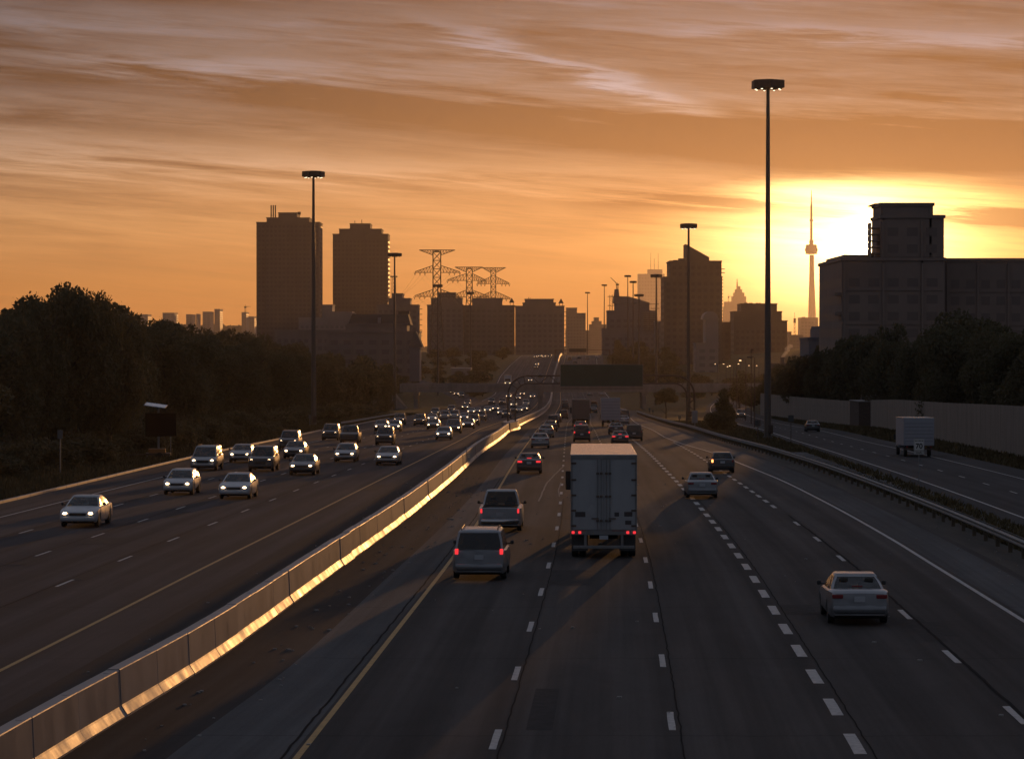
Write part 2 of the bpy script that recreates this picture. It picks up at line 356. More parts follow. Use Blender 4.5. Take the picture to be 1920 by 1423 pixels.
# ground sheet: follows the same profile a little below the roads; valley sides rise away from the road in the distance
def hill(x,y):
    if y<650: return 0.
    l=max(0.,KERB(y)-34-x); r=max(0.,x-(GR(y)+46)); k=min(1.,(y-650)/300.)
    lift=(min(l,60)/60.)**1.5*7+(min(r,90)/90.)**1.5*6
    return lift*k*(1. if y<1800 else max(.3,1-(y-1800)/2500.))
gx=[-3600,-2200,-1400,-800,-500,-350,-250,-190,-150,-125,-100,-80,-60,-45,-38,-33,-30,-26,-20,-10,0,10,20,25,30,35,40,45,50,60,75,90,110,135,160,200,260,350,500,800,1400,2200,3600]
vs=[];fs=[]
for y in ST:
    for x in gx: vs.append((x,y,Z(y)-.09+hill(x,y)))
n=len(gx)
for j in range(len(ST)-1):
    for i in range(n-1): a=j*n+i; fs.append((a,a+1,a+n+1,a+n))
me=bpy.data.meshes.new('ground'); me.from_pydata(vs,[],fs); me.materials.append(grass_m); tag(link('ground',me),kind='structure')
off=lambda f,d: (lambda y:f(y)+d)
KB=off(KERB,0)
road_l=sheet('road_left',asph_l,KB,BAR,-60,1780,0,8,ref=YL)
road_r=sheet('road_right',asph_r,BAR,off(GR,-1.4),-60,1780,0,8,ref=A_)
col=sheet('collector_road',asph_s,off(SL,-1.2),off(SL,9.8),-60,1100,0,4)
# strips lying on the carriageways: dark strip beside the wall, worn concrete shoulders
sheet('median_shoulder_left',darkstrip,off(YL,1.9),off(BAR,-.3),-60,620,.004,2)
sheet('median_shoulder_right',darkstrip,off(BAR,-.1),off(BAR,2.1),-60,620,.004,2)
sheet('median_gutter_right',shoulder_m,off(BAR,2.1),lambda y:A_(y)-4.0,-60,360,.004,2)
sheet('right_shoulder',shoulder_m,lambda y:Eg(y)+.25,off(GR,-1.75),-60,620,.004,3)
# gravel verge under the guardrail and the hatched shoulder of the collector
sheet('verge_dirt',mat('verge_dirt',(.050,.042,.034),.95,var=.4,vscale=.7,bump=1,bscale=5,stretch=(1,.2,1)),off(GR,-1.4),off(GR,1.3),-60,700,-.03,2)
sheet('collector_shoulder',shoulder_m,off(GR,1.9),off(SL,-1.2),-60,262,-.012,3)
# on-ramp joining from the left beyond the overpass
RL=lin([(690,-18.6),(760,-14.6),(850,-16.5),(990,-23.5),(1100,-34),(1200,-50)]); RR=lin([(690,-14),(760,-11.5),(850,-9.9),(1000,-16.5),(1100,-27),(1200,-43)])
sheet('ramp',asph_l,RL,RR,700,1200,.02,2)

def dashes(f,w,m,y0,y1,cycle,length,phase,parent,maxy=330,solidpart=None):
    me_cache={}; y=phase
    while y<y0: y+=cycle
    far=MB()
    while y<y1:
        ya,yb=y-length/2,y+length/2
        if y<maxy:
            x=f(y); ang=math.atan2(f(yb)-f(ya),length)
            k=random.randint(0,3)
            if k not in me_cache:
                q=MB(); r=random.Random(k*3+int(w*100)); e=lambda:r.uniform(-.006,.006)
                pts=[(-w/2+e(),-length/2+e()*4),(w/2+e(),-length/2+e()*4),(w/2+e(),-length/6),(w/2+e(),length/6),(w/2+e(),length/2+e()*4),(-w/2+e(),length/2+e()*4),(-w/2+e(),length/6),(-w/2+e(),-length/6)]
                q.add([(px,py,0) for px,py in pts],[(0,1,2,7),(7,2,3,6),(6,3,4,5)]); me_cache[k]=q.mesh('lane_dash',m)
            o=link('lane_dash',me_cache[k],parent,(x,y,Z(y)+.009)); o.rotation_euler=(math.atan2(Z(yb)-Z(ya),length),0,-ang)
        else:
            far.add([(f(ya)-w/2,ya,Z(ya)+.012),(f(ya)+w/2,ya,Z(ya)+.012),(f(yb)+w/2,yb,Z(yb)+.012),(f(yb)-w/2,yb,Z(yb)+.012)],[(0,1,2,3)])
        y+=cycle
    if far.v: tag(far.build('distant_lane_dashes',m,parent),kind='stuff')
def line(name,f,w,m,y0,y1,parent):
    return sheet(name,m,off(f,-w/2),off(f,w/2),y0,y1,.008,1,parent=parent)
cyc=12.4
dashes(A_,.15,paint_w,20,1400,cyc,3.1,61,road_r)
dashes(off(A_,3.72),.15,paint_w,20,1400,cyc,3.1,64,road_r)
dashes(off(A_,7.45),.26,paint_w,20,600,cyc/2,3.1,60.3,road_r)
dashes(off(A_,11.4),.17,paint_w,20,150,cyc,3.2,65.0,road_r)
dashes(off(A_,11.4),.22,paint_w,150,308,cyc/2,3.1,156.,road_r)
line('edge_line',Eg,.16,paint_w,-60,1500,road_r); line('yellow_line',lambda y:A_(y)-3.85+(.0 if y<160 else 0),.14,paint_y,-60,1500,road_r)
for k in(1,2,3): dashes(off(YL,-3.8*k),.12,paint_w,20,1400,cyc,3.1,61.8+3*k,road_l)
line('yellow_line',YL,.14,paint_y,-60,1500,road_l); line('edge_line',off(YL,-15.15),.12,paint_w,-60,560,road_l)
line('collector_edge_line',SL,.15,paint_w,-60,900,col); line('collector_far_line',off(SL,7.1),.12,paint_w,-60,900,col)
dashes(off(SL,3.55),.12,paint_w,20,800,cyc,3.1,62,col)
line('ramp_edge_line',off(RL,.5),.14,paint_w,705,1150,road_l); line('gore_line',off(RR,-.4),.14,paint_w,855,1150,road_l)
line('gore_edge_line',off(KERB,.8),.14,paint_w,860,1500,road_l)
# sealed crack meandering across lane one, tar snakes along the lane seams
def snake(pts,w,name,m,parent):
    q=MB(); P_=[]
    for (a,b) in zip(pts,pts[1:]):
        for t in np.linspace(0,1,9)[:-1]:
            P_.append((a[0]+(b[0]-a[0])*t+random.uniform(-.02,.02),a[1]+(b[1]-a[1])*t))
    P_.append(pts[-1])
    for a,b in zip(P_,P_[1:]):
        q.add([(a[0]-w/2,a[1],Z(a[1])+.013),(a[0]+w/2,a[1],Z(a[1])+.013),(b[0]+w/2,b[1],Z(b[1])+.013),(b[0]-w/2,b[1],Z(b[1])+.013)],[(0,1,2,3)])
    return q.build(name,m,parent)
tar=mat('tar_seal',(.020,.018,.018),.9,var=.2,vscale=3,spec=.05); scrat=mat('scraped_asphalt',(.16,.15,.145),.8,var=.4,vscale=4)
g=lambda x,y:(lambda v:(v.x,v.y))(gnd(x,y))
snake([g(1010,940),g(1024,908),g(1040,890),g(1056,875)],.10,'scrape_mark',scrat,road_r)
snake([g(1049,932),g(1047,920),g(1052,905)],.07,'scrape_mark',scrat,road_r)
for o_ in(.16,3.9,7.72): snake([(A_(y)+o_,y) for y in range(45,170,6)],.035,'tar_seam',tar,road_r)
snake([(A_(y)+11.55,y) for y in range(45,150,6)],.09,'tar_seam',tar,road_r)
snake([(A_(y)-4.15,y) for y in range(45,200,6)],.06,'tar_seam',tar,road_r)
for k in(1,2,3): snake([(YL(y)-3.8*k-.16,y) for y in range(80,260,8)],.05,'tar_seam',tar,road_l)
# darker asphalt patches and small flecks of litter
rp=random.Random(21)
patchm=mat('patch_asphalt',(.053,.048,.047),.9,var=.25,vscale=3,spec=.08)
zo=.0045
for par,fn,rng_ in((road_r,A_,(-3.6,11)),(road_l,YL,(-15,-.4))):
    for k in range(11):
        y=rp.uniform(62,230); o_=rng_[0]+round(rp.uniform(0,(rng_[1]-rng_[0])/3.72))*3.72*.96+rp.uniform(.2,.9); w_=rp.uniform(.5,1.5); l_=rp.uniform(2,9); q=MB(); n_=5; zo+=.00015
        for j in range(n_):
            y0,y1=y+l_*j/n_,y+l_*(j+1)/n_; q.add([(fn(y0)+o_,y0,Z(y0)+zo),(fn(y0)+o_+w_,y0,Z(y0)+zo),(fn(y1)+o_+w_,y1,Z(y1)+zo),(fn(y1)+o_,y1,Z(y1)+zo)],[(0,1,2,3)])
        q.build('asphalt_patch',patchm,par)
q=MB()
for k in range(260):
    y=rp.uniform(48,200); x=BAR(y)+rp.choice((rp.uniform(.4,2.6),rp.uniform(.4,2.6),-rp.uniform(.4,3),rp.uniform(3,26))); s_=rp.uniform(.012,.05); q.box(x-s_,x+s_*1.4,y-s_,y+s_,Z(y)+.0,Z(y)+.01+s_*.6,rz=rp.uniform(0,3))
tag(q.build('litter',mat('litter',(.30,.28,.26),.8)),'small stones and litter scattered along the median foot',kind='stuff')
# hatch bars on the collector's left shoulder
for i in range(16):
    y=122+i*8.2; q=MB(); a=GR(y)+2.2; b=SL(y)-1.4; 
    q.add([(a,y,Z(y)+.0),(b,y+5,Z(y+5)+.0),(b,y+5.6,Z(y+5.6)+.0),(a,y+.6,Z(y+.6)+.0)],[(0,1,2,3)]); q.build('hatch_bar',tar,col)
# ------------------------------------------------------------------ kerb along the left
kb=thing('kerb_line','low concrete kerb along the far left edge of the oncoming lanes','kerb',(KERB(60),60,Z(60)))
kme=MB().cbox(-.20,.0,-1.97,1.97,-.08,.15,.03).mesh('kerb_stone',conc)
y=50.
while y<560:
    x=KERB(y); o=link('kerb_stone',kme,kb); ang=math.atan2(KERB(y+2)-KERB(y-2),4)
    o.location=Vector((x,y,Z(y)))-kb.location; o.rotation_euler=(math.atan2(Z(y+2)-Z(y-2),4),0,-ang); y+=4.0
# ------------------------------------------------------------------ median barrier
prof=[(.32,0),(.315,.05),(.205,.22),(.185,.26),(.15,1.03),(.135,1.05)]
def jersey(L_,notch=True):
    ring=lambda y,s=1.:[( x*s,y,z) for x,z in prof]+[(-x*s,y,z) for x,z in reversed(prof)]
    ys=[(-L_/2,.965),(-L_/2+.015,1),(L_/2-.015,1),(L_/2,.965)]
    q=MB(); q.loft([ring(y,s) for y,s in ys],True,True)
    return q
bar=thing('median_barrier','long precast concrete median wall dividing the two carriageways, its foot glowing orange','barrier',(barc(100),100,Z(100)))
bmes=[]
for k in range(4):
    q=jersey(4.145); 
    # lifting recess and chipped corner on the top
    q.box(-.06,.06,1.35+.1*k,1.65,1.045,1.056)
    bmes.append(q.mesh('barrier_segment',conc))
y=44.; i=0
while y<620:
    sg=4.15; yc=y+sg/2; ang=math.atan2(barc(y+sg)-barc(y),sg)
    o=link('barrier_segment',bmes[(i*7)%4],bar); o.location=Vector((barc(yc)+(random.uniform(-.03,.03) if i%4==0 else random.uniform(-.008,.008)),yc,Z(yc)+random.uniform(-.012,.006)))-bar.location
    o.rotation_euler=(math.atan2(Z(y+sg)-Z(y),sg),0,-ang+random.uniform(-.0015,.0015)); y+=sg; i+=1
q=MB(); rs=[]
yy=[620]+[s for s in ST if 620<s<1700]
for y in yy: rs.append([(barc(y)+x,y,Z(y)+z) for x,z in prof]+[(barc(y)-x,y,Z(y)+z) for x,z in reversed(prof)])
q.loft(rs,True,True)
o=q.build('distant_wall_run',conc,bar); o.location=-bar.location; o['kind']='stuff'
mk=thing('barrier_marker','small striped marker bracket fixed to the side of the median wall','marker',(barc(222)+.14,222,Z(222)))
MB().box(.0,.05,-.06,.06,.25,1.5).build('post',steel,mk); q=MB()
for k in range(4): q.box(.05,.30,-.02,.02,.35+.16*k,.45+.16*k)
q.build('reflector_plate',mat('reflector_white',(.5,.5,.45),.3),mk)
# ------------------------------------------------------------------ guardrails
wprof=[(0,.42),(.07,.47),(.07,.52),(0,.575),(.07,.63),(.07,.68),(0,.73)]
def guardrail(name,label,f,y0,y1,side,double=False,step=3.8):
    t=thing(name,label,'guardrail',(f(y0),y0,Z(y0)))
    pm=MB().cbox(-.08,.08,-.09,.09,-.1,.70,.01).mesh('post',woodm)
    y=y0; L0=t.location.copy()
    while y<y1:
        yb=min(y+step*2,y1); q=MB(); rs=[]
        for yy in np.linspace(y,yb+.25,5):
            x=f(yy); rs.append([(x-side*(.12+a)-L0.x,yy-L0.y,Z(yy)+b-L0.z) for a,b in wprof]+[(x-side*(.10+a)-L0.x,yy-L0.y,Z(yy)+b-L0.z) for a,b in reversed(wprof)])
        q.loft(rs,True,True); q.build('rail_beam',steel,t)
        if double:
            q=MB(); rs=[]
            for yy in np.linspace(y,yb+.25,5):
                x=f(yy); rs.append([(x+side*(.12+a)-L0.x,yy-L0.y,Z(yy)+b-L0.z) for a,b in wprof]+[(x+side*(.10+a)-L0.x,yy-L0.y,Z(yy)+b-L0.z) for a,b in reversed(wprof)])
            q.loft(rs,True,True); q.build('rail_beam',steel,t)
        for yy in(y,y+step):
            if yy<y1: link('post',pm,t,(f(yy)-L0.x,yy-L0.y,Z(yy)-L0.z))
        y=yb
    return t
guardrail('guardrail','steel guardrail curving along the right verge beside the express lanes',GR,92,640,1,True)
guardrail('guardrail','orange glinting guardrail at the left roadside beyond the oncoming cars',off(KERB,-.7),425,590,-1)

# ------------------------------------------------------------------ high mast lights
lampon=mat('mast_lamp',(.9,.85,.8),.2,emit=(1,.80,.55),es=2.)
def mast(px,D,ytop,ringpx,label,lit=True,nl=8):
    X=(px-CX)/F*D; zb=Z(D)+hill(X,D)-.05; top=at(px,ytop,D).z; h=top-zb; rw=ringpx/F*D/2
    t=thing('high_mast_light',label,'lamp mast',(X,D,zb),0,'high mast lights')
    t.rotation_euler.z=random.uniform(0,.6)
    MB().lathe((0,0,0),[(.55,0),(.55,.25),(.42,.25),(.41,.3),(.19,h-.1)],12).build('pole',darksteel,t,40)
    q=MB(); q.lathe((0,0,0),[(.28,h-.5),(.34,h-.45),(.34,h+.25),(.16,h+.45)],10)
    for k in range(nl):
        a=k*2*math.pi/nl; q.tube((.3*math.cos(a),.3*math.sin(a),h-.05),(rw*.8*math.cos(a),rw*.8*math.sin(a),h-.05),.045,n=4)
    q.build('hub',rust,t)
    # shroud ring, hexagonal, dished upwards
    ns=6; q=MB(); hh=min(1.0,rw*.46)
    q.loft([[(r*math.cos(a*2*math.pi/ns),r*math.sin(a*2*math.pi/ns),h+z) for a in range(ns)] for r,z in((rw*.93,-hh*.5),(rw,-hh*.45),(rw,hh*.42),(rw*.97,hh*.5),(rw*.40,hh*.62),(rw*.36,hh*.5),(rw*.95,hh*.35),(rw*.93,-hh*.5))])
    q.build('shroud',rust,t)
    lm=MB().lathe((0,0,0),[(.05,.45),(.13,.4),(.20,.0),(.14,-.08)],8).mesh('luminaire',black); le=MB().lathe((0,0,0),[(.13,-.085),(.10,-.15),(.02,-.17)],8).mesh('lamp_glass',lampon if lit else headoff)
    for k in range(nl):
        a=(k+.5)*2*math.pi/nl; p=(rw*.72*math.cos(a),rw*.72*math.sin(a),h-hh*.5)
        lo=link('luminaire',lm,t,p)
        if D<600: link('lamp_glass',le,lo)
    if D<700: MB().cbox(-.3,.3,-.62,-.42,.6,1.6,.03).build('access_door',rust,t)
    return t
mast(1439.5,328,159,66,'tallest high mast light, on the right verge, its ring of lamps highest in the photo')
mast(588,435,327,44,'high mast light in front of the left twin tower, second tallest in the photo')
mast(740,710,478,27,'high mast light just right of the second twin tower')
mast(1291,537,424,35,'high mast light rising beside the right leg of the green sign gantry')
mast(1230.5,797,517.5,24,'high mast light in front of the gap left of the wedge-topped tower')
mast(1198,1050,554,18,'lower of the clustered high mast lights, before the building under construction')
mast(1187,1280,529,15,'middle of the three clustered high mast lights beside the crane',False,6)
mast(1177,1400,518,14,'uppermost of the three clustered high mast lights beside the crane',False,6)
mast(1133,1650,535,11.5,'thin distant high mast light just left of the crane building',False,6)
mast(1101.5,1750,549,10.5,'thinnest distant high mast light above the hazy hill crest',False,6)
mast(821,960,536,20,'high mast light overlapping the largest lattice pylon')
mast(882.5,1160,549.5,16.5,'high mast light overlapping the middle lattice pylon')

# ------------------------------------------------------------------ sign gantry
GD=390.
gt=thing('sign_gantry','rounded tubular truss gantry over the express lanes carrying the blank-looking green sign','sign gantry',(0,GD,Z(GD)))
gz=Z(GD); xl,xr=-.55,24.35; zt=at(1100,704.5,GD).z-gz; zb_=at(1100,719,GD).z-gz
for s in(-.55,.55):
    # outer chord: leg up, rounded corner, across, down
    def chord(inset,ztop,rad):
        pts=[(xl+inset,s,0)]
        for k in range(7): a=math.pi-k*math.pi/12; pts.append((xl+inset+rad+rad*math.cos(a),s,ztop-rad+rad*math.sin(a)))
        for k in range(7): a=math.pi/2-k*math.pi/12; pts.append((xr-inset-rad+rad*math.cos(a),s,ztop-rad+rad*math.sin(a)))
        pts.append((xr-inset,s,0)); return pts
    MB().path(chord(0,zt,2.6),.10,8).build('outer_chord',rust,gt,40)
    MB().path(chord(1.0,zb_,1.7),.09,8).build('inner_chord',rust,gt,40)
xs=np.arange(xl+3,xr-2.5,1.25)
for i,(a,b) in enumerate(zip(xs,xs[1:])):
    for s in(-.55,.55):
        if i%2: MB().tube((a,s,zb_),(b,s,zt),.045,n=5).build('brace',rust,gt)
        else: MB().tube((a,s,zt),(b,s,zb_),.045,n=5).build('brace',rust,gt)
    MB().tube((a,-.55,zt if i%2==0 else zb_),(a,.55,zt if i%2==0 else zb_),.04,n=5).build('cross_tie',rust,gt)
for xx,sx in((xl,1),(xr,-1)):
    zz=np.linspace(.4,zt-2.4,7)
    for i,(a,b) in enumerate(zip(zz,zz[1:])):
        for s in(-.55,.55):
            p,q_=((xx,s,a),(xx+sx,s,b)) if i%2 else ((xx+sx,s,a),(xx,s,b))
            MB().tube(p,q_,.04,n=5).build('brace',rust,gt)
    for k in(0,1,2): # corner braces
        a=math.pi/2+math.pi/8*(k+.5) if sx>0 else math.pi/2-math.pi/8*(k+.5)
        cx=xx+sx*2.6; p=(cx+2.6*math.cos(a),-.55,zt-2.6+2.6*math.sin(a)); q_=(cx+1.6*math.cos(a),-.55,zt-2.6+1.6*math.sin(a))
        MB().tube(p,q_,.045,n=5).build('brace',rust,gt)
    MB().box(xx-.5,xx+sx*1.0+.5,-.9,.9,-.3,.22).build('footing',conc2,gt) if xx>0 else None
sx0,sx1=at(1051,700,GD-1).x,at(1205,700,GD-1).x; sz0,sz1=at(1100,724,GD-1).z-gz,at(1100,684,GD-1).z-gz
MB().box(sx0,sx1,-.98,-.92,sz0,sz1).build('sign_panel',signgreen,gt)
q=MB(); w=.05
q.box(sx0-.05,sx1+.05,-1.0,-.9,sz1+.003,sz1+.06); q.box(sx0-.05,sx1+.05,-1.0,-.9,sz0-.06,sz0-.003); q.box(sx0-.06,sx0-.003,-1.0,-.9,sz0,sz1); q.box(sx1+.003,sx1+.06,-1.0,-.9,sz0,sz1)
q.build('sign_rim',steel,gt)
for k in range(5):
    x=sx0+(sx1-sx0)*(k+.5)/5; MB().box(x-.05,x+.05,-.9,-.66,sz0,sz1-.05).build('hanger',rust,gt)
MB().box(sx0,sx1,-1.9,-1.15,sz0-.35,sz0-.27).build('catwalk',rust,gt)
# widened concrete plinth in the median round the left leg
q=MB(); pl=[(370,.36),(378,.85),(382,1.15),(398,1.15),(402,.85),(410,.36)]
base=[(barc(y)+w_,y) for y,w_ in pl]+[(barc(y)-w_,y) for y,w_ in reversed(pl)]
q.loft([[(x,y-GD,Z(y)-gz) for x,y in base],[(x,y-GD,Z(y)-gz+.10) for x,y in base],[(barc(y)+(x-barc(y))*(.88),y-GD,Z(y)-gz+.32) for x,y in base],[(barc(y)+(x-barc(y))*.83,y-GD,Z(y)-gz+1.12) for x,y in base]],True,True)
q.build('plinth',conc,gt)
gt['label']='rounded tubular truss gantry with a large dark green sign above the express lanes'
# cabinet at the right leg
cb=gnd(1298,796); cbx=at(1298,775,GD-1.5)
t=thing('control_cabinet','grey control cabinet strapped to the right leg of the sign gantry','cabinet',(cbx.x+.35,GD-1.2,gz))
MB().cbox(-.38,.38,-.3,.3,.9,2.55,.03).build('housing',mat('cabinet_grey',(.22,.23,.24),.5,var=.1,vscale=2),t); MB().box(-.33,.33,-.325,-.303,1.0,2.45).build('door',mat('cabinet_grey2',(.25,.26,.27),.45,var=.1,vscale=2),t); MB().box(-.1,.1,-.1,.1,-.1,.9).build('pedestal',conc2,t)
# distant gantry with message board
D=1385.; vz=Z(D)
t=thing('message_sign_gantry','distant overhead message board on the hill crest above the green sign','sign gantry',(BAR(D),D,vz))
zc=at(1083,657,D).z-vz; x0,x1=at(1067,657,D).x-BAR(D),at(1099,657,D).x-BAR(D)
MB().box(x0,x1,-.6,.6,zc-.85,zc+.85).build('message_board',black,t); MB().box(-2,24,-.25,.25,zc+.1,zc+.35).build('beam',rust,t)
for xx in(-1.9,23.9): MB().tube((xx,0,-.3),(xx,0,zc+.3),.3,n=8).build('leg',rust,t)

# ------------------------------------------------------------------ overpass
OD=735.; oz=at(1000,734.5,OD).z; ot=at(1000,719,OD).z
ov=thing('overpass','dark concrete road overpass crossing both carriageways in the haze','overpass',(20,OD,Z(OD)))
L0=ov.location
q=MB(); q.box(-48,70,-6.2,6.2,oz+.9-L0.z,ot-.85-L0.z); q.build('deck',conc2,ov)
for s in(-6.0,-3.6,-1.2,1.2,3.6,6.0): MB().box(-48,70,s-.25,s+.25,oz-L0.z,oz+.9-L0.z).build('girder',conc2,ov)
for s in(-6.25,6.1): MB().box(-48,70,s-.12,s+.2,ot-.9-L0.z,ot-L0.z).build('parapet',conc2,ov)
for xp in(-44,at(1013,750,OD).x-20,at(1206,750,OD).x-20,56):
    for s in(-4.6,0,4.6): MB().cbox(xp-.55,xp+.55,s-.6,s+.6,-1,oz-L0.z-.9,.08).build('pier',conc2,ov)
    MB().box(xp-.7,xp+.7,-6,6,oz-L0.z-.9,oz-L0.z-.003).build('pier_cap',conc2,ov)
MB().add([(-46,-6,-.6),(-46,6,-.6),(-75,6,-.6),(-75,-6,-.6),(-50,-6,oz-L0.z+.3),(-50,6,oz-L0.z+.3),(-75,6,oz-L0.z+.3),(-75,-6,oz-L0.z+.3)],[(0,1,5,4),(1,2,6,5),(2,3,7,6),(3,0,4,7),(4,5,6,7)]).build('abutment',conc2,ov)
MB().add([(58,-6,-.6),(58,6,-.6),(95,6,-.6),(95,-6,-.6),(64,-6,oz-L0.z+.3),(64,6,oz-L0.z+.3),(95,6,oz-L0.z+.3),(95,-6,oz-L0.z+.3)],[(0,1,5,4),(1,2,6,5),(2,3,7,6),(3,0,4,7),(4,5,6,7)]).build('abutment',conc2,ov)

# ------------------------------------------------------------------ noise wall
wallm=mat('noise_wall_concrete',(.25,.205,.17),.85,var=.2,vscale=.5,stretch=(2,2,.4),bump=.4,bscale=6)
WL=lin([(180,39.5),(248,43.4),(311,46.5),(429,52.8),(700,60)]); 
def noisewall(f,y0,y1,h0,h1,label,group=None):
    t=thing('noise_wall',label,'noise wall',(f(y0),y0,Z(y0))); L0=t.location.copy(); y=y0
    while y<y1:
        yb=min(y+4,y1); k=(y-y0)/(y1-y0); h=h0+(h1-h0)*k; a=Vector((f(y),y,0)); b=Vector((f(yb),yb,0)); dd=(b-a).normalized(); nn=Vector((-dd.y,dd.x,0))*.07
        zz=Z(y)-L0.z; z2=Z(yb)-L0.z; 
        A=a-Vector((L0.x,L0.y,0)); B=b-Vector((L0.x,L0.y,0)); A=A+dd*.12; B=B-dd*.12
        nseg=4; 
        for s in range(nseg):
            lo,hi=-.2+(h+.2)*s/nseg+.006,-.2+(h+.2)*(s+1)/nseg-.006
            vs=[A-nn,B-nn,B+nn,A+nn]; q=MB(); q.loft([[(v.x,v.y,(zz if i in(0,3) else z2)+e) for i,v in enumerate(vs)] for e in(lo,hi)],True,True); q.build('panel',wallm,t)
        q=MB(); q.cbox(A.x-dd.x*.12-.09,A.x-dd.x*.12+.09,A.y-dd.y*.12-.10,A.y-dd.y*.12+.10,zz-.3,zz+h+.02,.02); q.build('post',wallm,t)
        y=yb
noisewall(WL,188,430,4.3,3.9,'long concrete noise wall at the far right behind the box truck')
noisewall(lin([(445,51.6),(520,52.2),(600,52.7),(700,53)]),446,620,3.75,4.6,'paler farther section of noise wall left of the gap, behind the dark car')
# end return of the far section
t=thing('wall_pier','dark brick wall return closing the gap between the two noise walls','wall',(52.3,438,Z(438)))
MB().cbox(-.9,.9,-5,6.5,-.3,3.7,.05).build('wall_block',mat('dark_brick',(.08,.055,.045),.9,var=.3,vscale=3),t); MB().cbox(-1,1,-5.1,6.6,3.703,3.82,.02).build('coping',conc2,t)

# ------------------------------------------------------------------ buildings
bm_dark=mat('facade_brown',(.12,.095,.085),.8,var=.15,vscale=.1); bm_grey=mat('facade_grey',(.15,.135,.135),.8,var=.15,vscale=.1)
bm_pale=mat('facade_pale',(.22,.20,.195),.8,var=.12,vscale=.1); bm_roof=mat('roof_dark',(.05,.045,.045),.8,var=.2,vscale=.3)
bm_slate=mat('facade_slate',(.12,.12,.14),.7,var=.15,vscale=.1); bglass=mat('window_glass',(.085,.072,.066),.55,spec=.2)
steelb=mat('lattice_steel',(.05,.045,.04),.7)
def bld(name,label,D,blocks,ybase,group=None,cat='building',wall=bm_dark,depth=None,fl=3.0,win=True,bay=2.6,balc=True,rotz=0.,adj=True):
    """blocks: (pxl,pxr,ytop) stacked from lowest/widest to highest; each becomes a body with floor slabs, window bays and a parapet"""
    dp0=(depth or max(16,(max(bb[1] for bb in blocks)-min(bb[0] for bb in blocks))*D/F*.6)); kk=(D+dp0)/D
    blocks=[((CX+(b[0]-CX)*kk) if b[0]>CX else b[0],(CX+(b[1]-CX)*kk) if b[1]<CX else b[1],*b[2:]) for b in blocks] if adj else blocks; depth=dp0
    s=D/F; px0=(min(b[0] for b in blocks)+max(b[1] for b in blocks))/2
    X0=(px0-CX)*s; zb=at(px0,ybase,D).z
    t=thing(name,label,cat,(X0,D,zb),rotz,group)
    prevtop=0.
    for i,b in enumerate(blocks):
        x0=(b[0]-px0)*s; x1=(b[1]-px0)*s; zt=at(px0,b[2],D).z-zb
        dp=(depth or max(16,(max(bb[1] for bb in blocks)-min(bb[0] for bb in blocks))*s*.6)); ins=b[3] if len(b)>3 else .35*i
        y0,y1=ins,(b[5] if len(b)>5 else dp-ins); zlo=0 if (len(b)>4 and b[4]) or i==0 else 0.
        full = i>0 and b[0]>=blocks[i-1][0]-1 and b[1]<=blocks[i-1][1]+1 and not(len(b)>4 and b[4])
        zlo=prevtop if full else 0.
        MB().box(x0,x1,y0,y1,zlo,zt).build('wall' if zt-zlo>fl*2 else 'penthouse',wall,t)
        MB().box(x0-.25,x1+.25,y0-.25,y1+.25,zt+.003,zt+.55).build('parapet',wall,t)
        if win and zt-zlo>fl*2 and x1-x0>6:
            nf=int((zt-zlo-1)/fl); nb=max(2,int((x1-x0-1)/bay)); bw=(x1-x0-1)/nb; q=MB(); sl=MB()
            for f in range(nf):
                z=zlo+.9+f*fl
                if f and balc and (f+i)%2==0: sl.box(x0+.4,x1-.4,y0-.15,y0-.004,z-.7,z-.5)
                for k in range(nb):
                    xx=x0+.5+bw*k; q.add([(xx+bw*.22,y0-.03,z),(xx+bw-bw*.22,y0-.03,z),(xx+bw-bw*.22,y0-.03,z+fl*.5),(xx+bw*.22,y0-.03,z+fl*.5)],[(0,1,2,3)])
            # pilasters between the bays
            for k in range(0,nb+1,2): sl.box(x0+.5+bw*k-.2,x0+.5+bw*k+.2,y0-.3,y0-.004,zlo+.2,zt-.4)
            for xs_,sg in((x0,-1),(x1,1)):
                nby=max(2,int((y1-y0-1)/bay)); by=(y1-y0-1)/nby
                for f in range(nf):
                    z=zlo+.9+f*fl
                    for k in range(nby): yy=y0+.5+by*k; q.add([(xs_+sg*.03,yy+.4,z),(xs_+sg*.03,yy+by-.4,z),(xs_+sg*.03,yy+by-.4,z+fl*.5),(xs_+sg*.03,yy+.4,z+fl*.5)],[(0,1,2,3)])
            wc=wall.node_tree.nodes['Principled BSDF'].inputs['Base Color'].default_value
            tag(q.build('window',mat('pane_'+wall.name,(wc[0]*.74,wc[1]*.74,wc[2]*.76),.5,spec=.3),t),kind='stuff')
            if balc: tag(sl.build('floor_slab',wall,t),kind='stuff')
        prevtop=max(prevtop,zt) if full or i==0 else prevtop
    return t,X0,zb
def loc(t,px,y,D): v=at(px,y,D); return (v.x-t.location.x, v.z-t.location.z)

